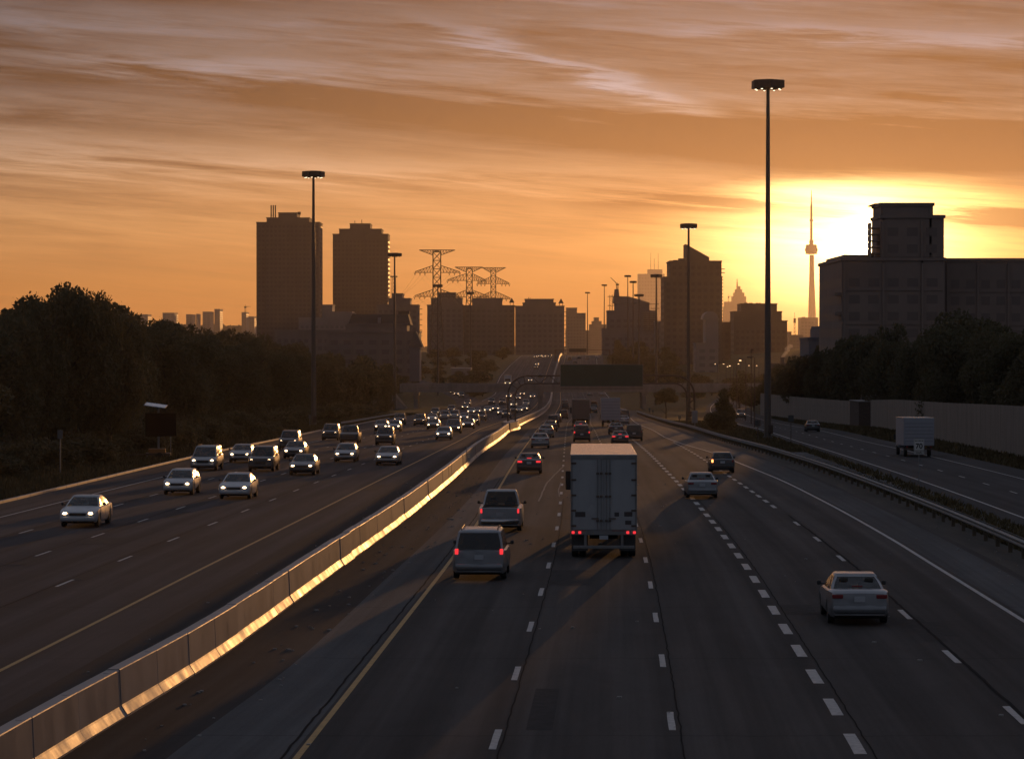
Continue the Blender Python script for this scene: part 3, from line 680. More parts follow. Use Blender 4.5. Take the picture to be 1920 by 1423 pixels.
t,X0,zb=bld('apartment_tower','taller left twin tower with three thin chimneys on its roof',1900,[(481,605,418),(500,586,409.5),(522,563,400)],655,wall=bm_dark,depth=30,group='twin towers')
for px in(506.5,510.5,514.5):
    x,z=loc(t,px,384,1900); x1,z1=loc(t,px,410,1900); MB().tube((x,8,z1-.5),(x,8,z),.42,n=8).build('chimney',bm_roof,t)
x,z=loc(t,559,398,1900); MB().box(x-1,x+1,9,11,z-1,z+.6).build('roof_vent',bm_roof,t)
def sidebays(t,px0,px1,yt,yb,D):
    x0,zt=loc(t,px0,yt,D); x1,zb_=loc(t,px1,yb,D); n=int((zt-zb_)/3)
    for k in range(n): z=zb_+k*3.; o=MB().box(x0,x1,-1.1,-.05,z,z+1.1).build('balcony',bm_dark,t)
sidebays(t,481.5,486,421,640,1900); sidebays(t,493,498,421,640,1900)
t,X0,zb=bld('apartment_tower','shorter right twin tower with a stepped flat crown',2000,[(624,731,440),(636,719,430.5),(656,698,420.5)],655,wall=bm_dark,depth=30,group='twin towers')
sidebays(t,627,632,443,640,2000); sidebays(t,724,729,443,560,2000)
for px,yt in((664,413),(677,411),(679,417.5),(684,418)):
    x,z=loc(t,px,yt,2000); x1,z1=loc(t,px,421,2000); MB().tube((x,9,z1),(x,9,z),.22,n=5).build('aerial',steelb,t)

bld('office_block','low flat pale block between the feet of the twin towers',1600,[(560,680,597),(608,664,586),(604,628,573)],660,wall=bm_pale,depth=25)
bld('office_block','long low grey block under the twin towers, above the tree tops',1150,[(515,665,621),(648,675,612)],690,wall=bm_grey,depth=24)
# mansard-roofed building
D=930; t,X0,zb=bld('mansard_building','wide building with dark mansard roof in front of the right twin tower',D,[(612,790,624),(652,768,609.5)],705,wall=bm_grey,depth=24,bay=4)
(xa,za),(xb,zb2)=loc(t,652,609,D),loc(t,770,589,D)
MB().loft([[(xa,.5,za),(xb,.5,za),(xb,22,za),(xa,22,za)],[(xa+1.3,2.5,zb2),(xb-1.0,2.5,zb2),(xb-1,20,zb2),(xa+1.3,20,zb2)]],True,True).build('mansard_roof',bm_roof,t)
x,z=loc(t,756,583,D); MB().box(x-1.8,x+1.8,6,10,zb2+.003,z).build('chimney',bm_roof,t)
x,z=loc(t,711,600,D); MB().box(x-.5,x+.5,.1,2.5,z-1,z+.8).build('dormer',bm_pale,t)
x,z=loc(t,658,588.5,D); MB().box(x-1.4,x+1.4,2,4,zb2+.003,z+.3).build('roof_light',bm_pale,t)
D=880; t,X0,zb=bld('corner_house','narrow dark building with a tiled hood right of the mansard building',D,[(768,790,655)],715,wall=bm_slate,depth=18)
(xa,za)=loc(t,766,655,D);(xb,zb2)=loc(t,792,640,D)
MB().loft([[(xa,-.5,za+.6),(xb,-.5,za+.6),(xb,18,za+.6),(xa,18,za+.6)],[(xa+1.5,3,zb2+3),(xb-2,3,zb2+3),(xb-2,12,zb2+3),(xa+1.5,12,zb2+3)]],True,True).build('hipped_roof',bm_roof,t)
t,_,_=bld('apartment_block','stepped mid-rise with roof overhang to the right of the second twin tower',1500,[(706,787,573),(728,772,561),(735,758,552)],700,wall=bm_grey,depth=26)
for k in range(8):
    x,z=loc(t,786,580+k*10,1500); MB().box(x,x+1.6,-.8,1.2,z,z+.3).build('balcony',bm_dark,t)
# lattice mast behind high mast 3
D=1800; t=thing('lattice_mast','small lattice antenna mast on the roof right of the second twin tower','mast',(at(738.5,560,D).x,D,at(738,562,D).z)); hh=at(738,520,D).z-at(738,562,D).z
for sx,sy in((-1,-1),(1,-1),(1,1),(-1,1)): MB().tube((sx*1.3,sy*1.3,-1),(sx*1.1,sy*1.1,hh),.12,n=4).build('upright',steelb,t)
q=MB()
for k in range(6): z0=hh*k/6; q.tube((-1.3,-1.3,z0),(1.2,-1.3,z0+hh/6),.08,n=4); q.tube((1.2,-1.3,z0),(-1.2,-1.3,z0+hh/6),.08,n=4)
q.build('bracing',steelb,t); MB().box(-2.2,2.2,-1,1,hh,hh+.8).build('platform',steelb,t)

# condominium row
C1=dict(wall=bm_grey,depth=26,bay=3.0)
D=1720
bld('condo_block','left condominium block with a broad raised penthouse, behind the largest pylon',D,[(801,870,573),(808,868,560),(820,856,550)],712,group='condominium blocks',**C1)
t,_,_=bld('condo_block','middle condominium block with a lone corner pavilion on its right roof edge',D+12,[(870,965,574),(886,942,560.5)],712,group='condominium blocks',**C1)
t2,_,_=bld('condo_block','right condominium block with a corner pavilion and balconies facing the gap',D,[(966,1058,575),(980,1042,569),(984,1038,562)],712,group='condominium blocks',**C1)
for tt,px,yb in((t,959.5,574),(t2,1052,576)):
    x,z=loc(tt,px,yb-7,D); xb_,zb2=loc(tt,px,yb+1,D)
    for sx in(-.9,.9):
        for sy in(1.2,3.0): MB().tube((x+sx,sy,zb2),(x+sx,sy,z),.16,n=5).build('pavilion_post',bm_roof,tt)
    h=loc(tt,px,yb-16,D)[1]
    MB().loft([[(x-1.5,.6,z),(x+1.5,.6,z),(x+1.5,3.6,z),(x-1.5,3.6,z)],[(x-1.5,.6,z+.35),(x+1.5,.6,z+.35),(x+1.5,3.6,z+.35),(x-1.5,3.6,z+.35)],[(x-.1,2,h),(x+.1,2,h),(x+.1,2.2,h),(x-.1,2.2,h)]],True,True).build('pavilion_roof',bm_roof,tt)
for k in range(9):
    x,z=loc(t2,1058,585+k*8.2,D); MB().box(x,x+1.2,1,6,z,z+.3).build('balcony',bm_roof,t2)
for px,yt in((991,557),(994,558),(1027,560)):
    x,z=loc(t2,px,yt,D); MB().tube((x,6,z-1.2),(x,6,z),.15,n=5).build('vent_pipe',bm_roof,t2)
# hazy middle distance
bld('far_block','hazy block seen in the gap right of the condominium blocks',2700,[(1061,1098,588),(1061,1082,578)],672,wall=bm_grey,depth=30,balc=False)
bld('far_block','hazy low block behind the first thin mast right of the gap',3200,[(1060,1108,620),(1078,1092,614)],668,wall=bm_grey,depth=30,balc=False)
bld('far_block','stepped hazy block just left of the crane building',3600,[(1104,1140,609),(1109,1128,603),(1113,1123,596)],668,wall=bm_grey,depth=40,balc=False)
# building under construction
D=1560
t,_,_=bld('unfinished_building','building under construction with a sloping top and glinting open floors on its right side',D,[(1128,1232,618),(1137,1231,584),(1151,1218,571,2.0)],705,wall=bm_slate,depth=24,bay=3.4)
(xa,za),(xb,zb2),(xm,zm)=loc(t,1151,570.5,D),loc(t,1219,570.5,D),loc(t,1178,555.5,D)
x3,z3=loc(t,1152,555.5,D)
MB().loft([[(xa,y,za+.6),(xb,y,za+.6),(xb-.4,y,za+1.0),(xm,y,zm),(x3,y,z3)] for y in(2.3,20)],True,True).build('sloping_roof',bm_slate,t)
for k in range(9):
    x0,z=loc(t,1207,586+k*3.9,D); x1,_=loc(t,1231,586,D); MB().box(x0,x1,-1.6,-.05,z-.16,z+.16).build('open_floor',bm_pale,t)
for px in(1209,1217,1226): x,z0=loc(t,px,620,D); _,z1=loc(t,px,584,D); MB().box(x-.15,x+.15,-1.5,-1.2,z0,z1).build('scaffold_pole',steelb,t)
for yy,px in((563,1220),(571,1221)): x,z=loc(t,px,yy+8,D); MB().box(x-.3,x+4.5,0,2,z,z+.3).build('scaffold_deck',steelb,t)
x,z0=loc(t,1157,556,D); _,z1=loc(t,1157,542,D); MB().loft([[(x-1.5,6,z0),(x+1.5,6,z0),(x+1.5,9,z0),(x-1.5,9,z0)],[(x-1.1,6,z1),(x+1.1,6,z1),(x+1.1,9,z1),(x-1.1,9,z1)]],True,True).build('lift_shaft',bm_slate,t)
x,z0=loc(t,1146,584,D); _,z1=loc(t,1146,553,D)
q=MB(); 
for dx in(-.8,.8): q.tube((x+dx,3,z0),(x+dx,3,z1),.12,n=4)
for k in range(10): zz=z0+(z1-z0)*k/10; q.tube((x-.8,3,zz),(x+.8,3,zz+(z1-z0)/10),.08,n=4)
q.box(x-1.8,x+1.8,2,4,z0+3,z0+3.3); q.box(x-1.8,x+6,2,4,z1-1,z1-.7); q.build('hoist_tower',steelb,t)
def crane(px,ytop,ybase,D,label,jib,ang,k=1.):
    b=at(px,ybase,D); t=thing('tower_crane',label,'crane',b); h=at(px,ytop,D).z-b.z; s=D/F; w=.35*k
    for sx in(-1,1): MB().tube((sx*w*1.6,0,-1),(sx*w*1.6,0,h),w*.5,n=4).build('tower_leg',steelb,t)
    q=MB()
    for i in range(6): q.tube((-w*1.6,0,h*i/6),(w*1.6,0,h*(i+1)/6),w*.35,n=4)
    q.build('tower_bracing',steelb,t); MB().box(-w*3,w*3,-1,1,h*.8,h).build('cab',steelb,t)
    e=Vector((jib*s*math.cos(ang),0,abs(jib)*s*math.sin(ang)))
    MB().tube((0,0,h),Vector((0,0,h))+e,w*.8,w*.4,n=4).build('jib',steelb,t); MB().tube((0,0,h),Vector((0,0,h))-e*.25+Vector((0,0,abs(e.z)*.25)),w*.8,n=4).build('counter_jib',steelb,t)
    MB().tube((0,0,h),(0,0,h+h*.25),w*.5,n=4).build('mast_head',steelb,t)
crane(1157.5,533,543,1570,'luffing crane on top of the unfinished building',-18,.78,.8)
crane(460,575,588,4600,'tiny tower crane on the far skyline left of the twin towers',10,.02,1.6)
# tall distant tower with three antennae
t,_,_=bld('skyscraper','tall flat-topped distant skyscraper with three antennae',9800,[(1195,1246,514),(1213.5,1242,505.5)],665,wall=bm_pale,depth=60,fl=12,bay=9,balc=False)
for px,yt in((1221,473.5),(1235,474),(1227.5,484)):
    x,z=loc(t,px,yt,9800); _,z1=loc(t,px,505,9800); MB().tube((x,30,z1),(x,30,z),1.1,.7,n=5).build('antenna',steelb,t)
# wedge-topped tower
D=1330
t,_,_=bld('wedge_tower','broad tower topped by a sharp dark wedge, the tallest right of centre',D,[(1239,1354,521),(1250,1353,491)],700,wall=bm_dark,depth=30)
(xa,za),(xb,zb2)=loc(t,1286.5,492,D),loc(t,1331,482,D); _,zp=loc(t,1287,457,D)
MB().loft([[(xa,y,za+.5),(xb,y,za+.5),(xb,y,zb2),(xa,y,zp)] for y in(4,22)],True,True).build('roof_wedge',bm_dark,t)
x,z=loc(t,1281,484,D); MB().box(x-1.8,x+1.2,6,10,za+.5,z).build('lift_house',bm_dark,t)
x,z=loc(t,1268,487,D); MB().box(x-1,x+1,6,9,za+.5,z).build('roof_vent',bm_roof,t)
for k in range(14):
    x,z=loc(t,1353,525+k*6.5,D); MB().box(x,x+.9,2,7,z,z+.25).build('balcony',bm_roof,t)
for yy in(505,512): x,z=loc(t,1352,yy,D); MB().box(x,x+1.8,1,3,z,z+.3).build('roof_arm',bm_roof,t)
# pale arched building before it
D=1240
t,_,_=bld('arched_building','pale block with a barrel-arched top in front of the wedge-topped tower',D,[(1300,1347,645),(1318,1347,600)],705,wall=bm_pale,depth=18,bay=3)
x0,z0=loc(t,1318,600,D); x1,_=loc(t,1347,600,D); _,z1=loc(t,1330,585,D)
arc=lambda y:[(x0+(x1-x0)*(1-math.cos(a))/2,y,z0+.3+(z1-z0)*math.sin(a)) for a in np.linspace(0,math.pi,11)]
MB().loft([arc(-.3),arc(16)],True,True).build('arched_roof',bm_pale,t)
bld('apartment_block','brown mid-rise joining the wedge tower to the stepped block',1380,[(1236,1370,606),(1240,1258,600)],705,wall=bm_dark,depth=18)
bld('apartment_block','hazy pale low block left of the wedge tower foot',1420,[(1226,1262,604)],700,wall=bm_grey,depth=18)
# stepped art-deco like skyscraper far away
t,_,_=bld('skyscraper','distant stepped pyramid-crowned skyscraper with a short spire',9300,[(1357,1400,566),(1371,1399,556),(1374,1396,549,8),(1377,1392,543,10),(1380,1389,537,14)],665,wall=bm_pale,depth=60,fl=12,bay=9,balc=False)
x,z=loc(t,1383.5,523,9300); _,z1=loc(t,1383.5,538,9300); MB().tube((x,30,z1),(x,30,z),3,1.2,n=6).build('spire',steelb,t)
crane(1366,556,572,9000,'tiny tower crane left of the stepped skyscraper',7,.05,2.2)
bld('far_block','pale low blocks at the foot of the stepped skyscraper',8500,[(1355,1378,575)],665,wall=bm_pale,depth=60,balc=False,win=False)
t,_,_=bld('apartment_block','wide flat-topped block stepping down to the right beside the tall mast',1500,[(1369,1476,603),(1369,1466,585.5),(1382,1457,571)],705,wall=bm_dark,depth=26)
for px in(1400,1403,1408,1412,1422,1427):
    x,z=loc(t,px,567.5,1500); _,z1=loc(t,px,570,1500); MB().box(x-.5,x+.5,8,9,z1,z).build('roof_vent',bm_roof,t)
bld('far_block','hazy low block between the stepped block and the needle tower',2600,[(1474,1506,629),(1475,1484,623)],700,wall=bm_grey,depth=26,balc=False)
bld('far_block','pale hazy block directly under the needle tower',5200,[(1496,1534,596),(1504,1508,594.5)],690,wall=bm_pale,depth=50,fl=6,bay=6,balc=False)
crane(1490,597,640,4200,'thin distant mast with a small head left of the needle tower',1.5,.1,1.6)
# needle tower
D=10300; b=at(1521,640,D); t=thing('needle_tower','slender concrete observation tower with a round pod and needle spire, silhouetted beside the sun','tower',b)
zz=lambda y: at(1521,y,D).z-b.z; s=D/F
# tri-lobed tapering shaft
def tri(r,z): 
    pts=[]
    for k in range(12):
        a=k*math.pi/6; rr=r*(1.15 if k%4==0 else .62 if k%4==2 else .85); pts.append((rr*math.cos(a),rr*math.sin(a),z))
    return pts
MB().loft([tri(9.8*s,zz(690)),tri(7.8*s,zz(600)),tri(6.4*s,zz(560)),tri(5.0*s,zz(520)),tri(4.3*s,zz(478))],True,True).build('shaft',bm_pale,t)
MB().lathe((0,0,0),[(r*s,zz(y)) for r,y in((5,477),(11.3,476.5),(10.5,474),(12,470.5),(12,467),(10.6,464),(10.6,461),(9,458.8),(4.0,458.5),(4.0,452),(2.9,450))],20).build('observation_pod',bm_pale,t,30)
MB().lathe((0,0,0),[(r*s,zz(y)) for r,y in((2.5,450),(2.3,416),(3.4,415),(3.4,412.5),(2.3,411.5),(2.1,398),(2.0,385),(1.2,380),(.8,366),(.4,357))],12).build('antenna_spire',bm_pale,t)
# big dark building against the sun
D=520; W_=mat('facade_rust_brown',(.24,.175,.145),.8,var=.15,vscale=.1)
t,_,_=bld('apartment_block','big dark stepped apartment block with a raised tower hiding part of the sun',D,[(1578,1771,489),(1590,1640,482,4),(1651,1770,409,.3,1,13),(1652,1750,386,.6,1,12)],800,wall=W_,depth=38,bay=3.2,adj=False)
x,z=loc(t,1535,503,D)
(xa,za),(xb,zb2)=loc(t,1648,378.5,D),loc(t,1699,380.5,D); _,zr=loc(t,1660,386,D)
MB().box(xa,xb,6,16,zb2,za).build('canopy_roof',bm_roof,t)
for px,wd in((1651,1.6),(1668,.6),(1673,.6),(1685,.8),(1696,2)): x,_=loc(t,px,380,D); MB().box(x-wd*.5,x+wd*.5,7,12,zr+.55,zb2-.003).build('roof_post',bm_roof,t)
for px,y0_ in((1705,379),(1723,379.5),(1728,381),(1733,383)): x,z=loc(t,px,y0_,D); MB().tube((x,8,zr),(x,8,z),.12,n=6).build('vent_pipe',bm_roof,t)
for k in range(6):
    x,z=loc(t,1651,417+k*12,D); MB().box(x-1.6,x,1,6,z-1.05,z-.85).build('balcony_slab',W_,t); MB().box(x-1.6,x-1.5,1,6,z-.85,z).build('balcony_rail',W_,t)
for px,yy in((1577,548),(1577,585)): x,z=loc(t,px,yy,D); MB().box(x-1,x+.6,.5,5,z-.6,z).build('balcony',W_,t)
bld('apartment_block','long flat-roofed dark slab filling the right edge behind the trees',D+6,[(1771.2,2010,490)],800,wall=W_,depth=22,adj=False)
bld('garage_block','low dark stepped annexe at the left foot of the big dark block',640,[(1500,1536,637),(1524,1536,616)],800,wall=bm_slate,depth=20,win=False,balc=False)
# chimney and steam
D=900; b=at(1467,672,D); t=thing('chimney_stack','short chimney with a wisp of steam catching the sun','chimney',(b.x,D,Z(D)+hill(b.x,D)-.5))
MB().lathe((0,0,0),[(.8,0),(.7,b.z-t.location.z),(.8,b.z-t.location.z+.3)],10).build('stack',bm_dark,t); MB().box(-4,3,-2,2,0,b.z-t.location.z-1.4).build('boiler_house',bm_dark,t)
# far skyline left
for i,(a,b_,y,lab) in enumerate([(305,334,587,'far flat block just beyond the tree tops, leftmost on the skyline'),(349,367,590,'far low block second from the left on the skyline'),(370,374,589,'slim far chimney-like block on the left skyline'),(380,401,585,'far block with a lit roof unit on the left skyline'),(402,418,580,'tallest far block on the left skyline'),(453,467,586,'far block beneath the tiny crane'),(467,482,594,'far block touching the left twin tower'),(262,284,590,'far block half hidden by the big tree crowns')]):
    bld('far_block',lab,4500+i*60,[(a,b_,y)],640,wall=bm_pale,depth=50,fl=3.5,bay=5,balc=False)
# far wooded and built-up ridge that closes the horizon
def ridge(D,px0,px1,ytop,rough,name,seed,m):
    r=random.Random(seed); q=MB(); rs=[]; n=int((px1-px0)/2.2); yv=0
    for i in range(n+1):
        px=px0+(px1-px0)*i/n; X=(px-CX)/F*D; yv=yv*.7+r.uniform(-1,1)*rough; zt=at(px,ytop+yv,D).z; zt2=zt-r.uniform(0,2)
        rs.append([(X,D-14,-6),(X,D-9,zt*.55),(X,D-3,zt2),(X,D+2,zt),(X,D+9,zt*.6),(X,D+16,-6)])
    q.loft(rs,False,False,closed=False); tag(q.build(name,m),name.replace('_',' ')+' on the hazy horizon',kind='stuff')
treem=mat('far_woods',(.045,.042,.028),.95,var=.3,vscale=.05)
ridge(5000,-60,520,609,2.0,'distant_woods',3,treem); ridge(3900,590,660,607,1.5,'distant_woods',4,treem)
ridge(4100,780,1140,650,1.6,'distant_woods',5,treem); ridge(2300,1220,1560,664,2.2,'distant_woods',6,treem)
# big box store roofs on the left valley side
bld('shed','low pale warehouse roof glimpsed through trees left of the hill road',1120,[(846,884,693)],708,wall=bm_pale,depth=30,win=False,balc=False)

# ------------------------------------------------------------------ pylons
def pylon(px,D,yt,ys,spans,bw,label):
    b=at(px,0,D); zb=Z(D)+hill(b.x,D)-.3; t=thing('power_pylon',label,'pylon',(b.x,D,zb),0,'lattice power pylons'); s=D/F
    zz=lambda y: at(px,y,D).z-zb; top=zz(yt); w=bw*s; kz=zz(ys[-1])-4*s
    def hw(z): return w if z>kz else w+(kz-z)/kz*(13*s-w)
    th=.13+.00008*D
    for sx in(-1,1):
        for sy in(-1,1):
            MB().path([(sx*hw(0),sy*hw(0),0),(sx*w,sy*w,kz),(sx*w,sy*w,top)],th,4).build('leg',steelb,t)
    q=MB(); z=0
    while z<top-1:
        st=max(2.2*hw(z),3.5); z2=min(z+st,top); a,b2=hw(z),hw(z2)
        for sy in(-1,1): q.tube((-a,sy*a,z),(b2,sy*b2,z2),th*.6,n=4,cap=False); q.tube((a,sy*a,z),(-b2,sy*b2,z2),th*.6,n=4,cap=False); q.tube((-b2,sy*b2,z2),(b2,sy*b2,z2),th*.6,n=4,cap=False)
        for sx in(-1,1): q.tube((sx*a,-a,z),(sx*b2,b2,z2),th*.6,n=4,cap=False)
        z=z2
    q.build('lattice_bracing',steelb,t)
    tips=[]
    for i,(y,(l,r)) in enumerate(zip(ys,spans)):
        z=zz(y); 
        for sgn,e in((-1,l),(1,r)):
            ex=(e-px)*s; q=MB(); up=8.5*s*(-1 if i==0 else 1)
            if i==0: # top arm: flat top, underside sloping in
                A0=(sgn*w,0,z-9.5*s); q.tube((sgn*w,0,z),(ex,0,z),th*.8,n=4); q.tube(A0,(ex,0,z),th*.8,n=4)
                for k in range(1,5): f=k/5; x=sgn*w+(ex-sgn*w)*f; q.tube((x,0,z),(x,0,z-9.5*s*(1-f)),th*.5,n=4); f2=(k-1)/5; x2=sgn*w+(ex-sgn*w)*f2; q.tube((x,0,z),(x2,0,z-9.5*s*(1-f2)),th*.5,n=4)
            else:
                q.tube((sgn*w,0,z),(ex,0,z),th*.8,n=4); q.tube((sgn*w,0,z+13*s),(ex,0,z+.4),th*.8,n=4)
                for k in range(1,6): f=k/6; x=sgn*w+(ex-sgn*w)*f; q.tube((x,0,z),(x,0,z+13*s*(1-f)),th*.5,n=4); f2=(k-1)/6; x2=sgn*w+(ex-sgn*w)*f2; q.tube((x,0,z),(x2,0,z+13*s*(1-f2)),th*.5,n=4)
                for f in(.45,.72,1.):
                    x=sgn*w+(ex-sgn*w)*f; tips.append((x+b.x,D,z+zb-5*s)); 
                    MB().tube((x-2.2*s*.7,0,z),(x,0,z-5*s),th*.5,n=4).tube((x+2.2*s*.7,0,z),(x,0,z-5*s),th*.5,n=4).build('insulator',steelb,t)
            q.build('cross_arm',steelb,t)
    return tips
t1=pylon(819,1640,469,[469,511,556],[(786,853),(778,862),(777,861)],7.2,'nearest and largest lattice pylon, left of the other two')
t2_=pylon(880,1930,501,[501,526,557],[(853,905),(839,910),(843,917)],5.4,'middle lattice pylon with open square lattice body')
t3=pylon(925,2150,502,[502,532,560],[(904,948),(895,955),(893,957)],4.6,'right-hand lattice pylon standing behind the middle condominium block')
wirem=mat('power_cable',(.05,.045,.04),.5)
def wire(a,b,sag,label,n=14):
    a=Vector(a);b=Vector(b); pts=[a.lerp(b,k/n)-Vector((0,0,sag*4*(k/n)*(1-k/n))) for k in range(n+1)]
    o=MB().path(pts,.035,4).build('power_cable',wirem); tag(o,label,'cable','power cables')
for i in range(0,6): wire(t1[i],at(700,545+i*7,2025),8,'thin power cable running from the largest pylon leftwards behind the towers')
for i in(0,1,3,4,7,10): wire(t1[i],t2_[i],7,'thin power cable sagging between the largest and middle pylons')
for i in(0,3,7,10): wire(t1[i],t3[i],9,'thin power cable sagging between the largest and right-hand pylons')

# ------------------------------------------------------------------ trees
def leafmat(name,c,tl):
    m=mat(name,c,.7,var=.45,vscale=.5,spec=.2); nt=m.node_tree; b=nt.nodes['Principled BSDF']
    tr=nt.nodes.new('ShaderNodeBsdfTranslucent'); tr.inputs[0].default_value=(*tl,1); mx=nt.nodes.new('ShaderNodeMixShader'); mx.inputs[0].default_value=.25
    nt.links.new(b.outputs[0],mx.inputs[1]); nt.links.new(tr.outputs[0],mx.inputs[2]); nt.links.new(mx.outputs[0],nt.nodes['Material Output'].inputs[0]); return m
leafA=leafmat('leaves_dark',(.105,.092,.052),(.12,.10,.04)); leafB=leafmat('leaves_olive',(.118,.098,.055),(.12,.10,.04)); barkm=mat('bark',(.06,.045,.035),.9,var=.3,vscale=3)
def crown_mesh(seed,n,ls,shape='round',m=leafA,blobs=None):
    r=np.random.default_rng(seed)
    # unit crown: z 0..1 (height), radius ~.5 ; several uneven lobes
    nb=blobs or 16
    if shape=='round':
        th=r.uniform(0,2*np.pi,nb); rad=.30*np.sqrt(r.uniform(0,1,nb)); cz=r.uniform(.18,.86,nb); 
        rad=rad*(1-.55*np.abs(cz-.42)/.5); c=np.stack([rad*np.cos(th),rad*np.sin(th),cz],1); br=r.uniform(.12,.21,nb)*(1.1-.5*np.abs(cz-.45))
    elif shape=='cone':
        cz=np.linspace(.05,.92,nb); th=r.uniform(0,2*np.pi,nb); rad=.20*(1-cz*.9)*r.uniform(.4,1.3,nb); c=np.stack([rad*np.cos(th),rad*np.sin(th),cz],1); br=.20*(1.08-cz)*r.uniform(.75,1.2,nb)+.03
    else: # shrub
        th=r.uniform(0,2*np.pi,nb); rad=.38*np.sqrt(r.uniform(0,1,nb)); cz=r.uniform(.0,.7,nb)*(1-rad); c=np.stack([rad*np.cos(th),rad*np.sin(th),cz],1); br=r.uniform(.13,.24,nb)
    w=br**2; w/=w.sum(); k=r.choice(nb,n,p=w); d=r.normal(size=(n,3)); d/=np.linalg.norm(d,axis=1)[:,None]
    rr=br[k]*np.where(r.uniform(size=n)<.8,r.uniform(.78,1.08,n),r.uniform(.2,.8,n)); 
    # twigs that stick out
    st=r.uniform(size=n)<.05; rr=np.where(st,br[k]*r.uniform(1.05,1.22,n),rr)
    p=c[k]+d*rr[:,None]*np.array([1,1,.9]); 
    a=r.normal(size=(n,3)); a/=np.linalg.norm(a,axis=1)[:,None]; b=np.cross(a,r.normal(size=(n,3))); b/=np.linalg.norm(b,axis=1)[:,None]
    l=ls*r.uniform(.6,1.4,n)[:,None]; q=np.stack([p-a*l-b*l*.35,p+a*l*.1-b*l*.55,p+a*l+b*l*.1,p-a*l*.1+b*l*.55],1).reshape(-1,3)
    me=bpy.data.meshes.new('crown'); me.vertices.add(n*4); me.vertices.foreach_set('co',q.ravel()); me.loops.add(n*4); me.loops.foreach_set('vertex_index',np.arange(n*4)); me.polygons.add(n); me.polygons.foreach_set('loop_start',np.arange(0,n*4,4)); me.polygons.foreach_set('loop_total',np.full(n,4)); me.materials.append(m); me.update(); me.validate(); return me
def trunk_mesh(seed,limbs=7,top=.75):
    r=random.Random(seed); q=MB(); p=Vector((0,0,-.03)); rad=.030
    pts=[p]
    for k in range(5): pts.append(Vector((r.uniform(-.02,.02),r.uniform(-.02,.02),top*(k+1)/5)))
    for i,(a,b) in enumerate(zip(pts,pts[1:])): q.tube(a,b,rad*(1-i/6),rad*(1-(i+1)/6),6)
    for k in range(limbs):
        i=r.randint(1,4); a=pts[i]; th=r.uniform(0,6.28); l=r.uniform(.2,.36); b=a+Vector((math.cos(th)*l*.8,math.sin(th)*l*.8,l*.7)); q.tube(a,b,rad*.45,rad*.15,5)
    return q.mesh('trunk',barkm)
CR=[crown_mesh(s,9000,.022,'round',leafA if s%2 else leafB) for s in range(6)]
CRN=[crown_mesh(40+s,16000,.014,'round',leafA if s%2 else leafB,22) for s in range(4)]
CRS=[crown_mesh(60+s,2600,.035,'round',leafA) for s in range(4)]
SH=[crown_mesh(20+s,7000,.024,'shrub',leafB if s%2 else leafA) for s in range(4)]
CONE=[crown_mesh(30+s,9000,.026,'cone',leafA) for s in range(2)]
TR=[trunk_mesh(s) for s in range(4)]
def tree(X,D,h,w,label,group=None,kind='tree',ms=None,name='tree',cz=.14,zoff=0,rz=None):
    zb=Z(D)+hill(X,D)-.1+zoff
    t=thing(name,label,kind,(X,D,zb),random.uniform(0,6.28) if rz is None else rz,group)
    c=link('crown',random.choice(ms),t,(0,0,h*cz)); c.scale=(w,w*random.uniform(.9,1.1),h*(1-cz)*1.02)
    if kind=='tree':
        k=link('trunk',random.choice(TR),t); k.scale=(w*.9+1,w*.9+1,h)
    return t
def zone(px,side):
    if side<0:
        for lim,z in((70,'at the far left edge'),(190,'under the dome summit at the far left'),(265,'just left of the message trailer'),(345,'right above the message trailer'),(430,'between message trailer and left twin tower'),(500,'directly left of the twin towers'),(570,'beneath the left twin tower'),(625,'behind the second tallest mast'),(700,'beneath the right twin tower'),(760,'around the mast right of the twin towers'),(3000,'at the right end of the bank')):
            if px<lim: return z
    for lim,z in((1440,'left of the tallest mast'),(1500,'just right of the tallest mast'),(1570,'below the needle tower'),(1650,'beneath the hidden sun'),(1720,'left of the box truck'),(1790,'above the box truck'),(1870,'right of the box truck'),(9000,'at the far right edge')):
        if px<lim: return z
def interp(tab,x): 
    return float(np.interp(x,[a for a,b in tab],[b for a,b in tab]))
SILL=[(-120,640),(-40,600),(0,588),(25,556),(60,541),(110,534),(160,541),(205,557),(225,578),(260,583),(300,592),(345,601),(380,611),(420,611),(470,613),(500,629),(540,637),(600,648),(640,648),(700,664),(740,680),(780,697),(840,712),(900,716)]
rt=random.Random(11)
def fill(xoff,Ds,sil,dy0,dy1,wr,lab,group,ms,side=-1,edge=None,zoff=0,hmin=4):
    for D in Ds:
        X=edge(D)+side*(xoff+rt.uniform(-1.5,1.5)); px=CX+X/D*F; yt=interp(sil,px)+rt.uniform(dy0,dy1); h=at(px,yt,D).z-(Z(D)+hill(X,D)-.1+zoff)
        if h<hmin: continue
        w=rt.uniform(*wr); tree(X,D,h,w,lab+', '+zone(px,side),group,ms=ms,cz=rt.uniform(.05,.14),zoff=zoff)
EL=lin([(-60,-45),(100,-40),(200,-36),(240,-35.5),(320,-35),(450,-35),(560,-34),(650,-33),(700,-30),(800,-28),(900,-34),(1100,-34),(1300,-24),(1500,-14)])
gl='wooded bank left of the highway'
fill(2,[196,215,236,259,283,308,334,362,392,424,458,494,532,572,614,658,700],SILL,14,34,(8,12),'front row tree of the wooded bank',gl,CRN,edge=EL)
fill(9,[190,209,230,253,277,302,329,357,387,420,455,492,530,570,612,655],SILL,4,20,(9,13),'middle row tree of the wooded bank',gl,CRN,edge=EL)
fill(17,[204,226,250,276,303,331,360,392,426,462,500,540,582,626,670],SILL,0,9,(10,14),'tall tree of the bank skyline',gl,CR,edge=EL)
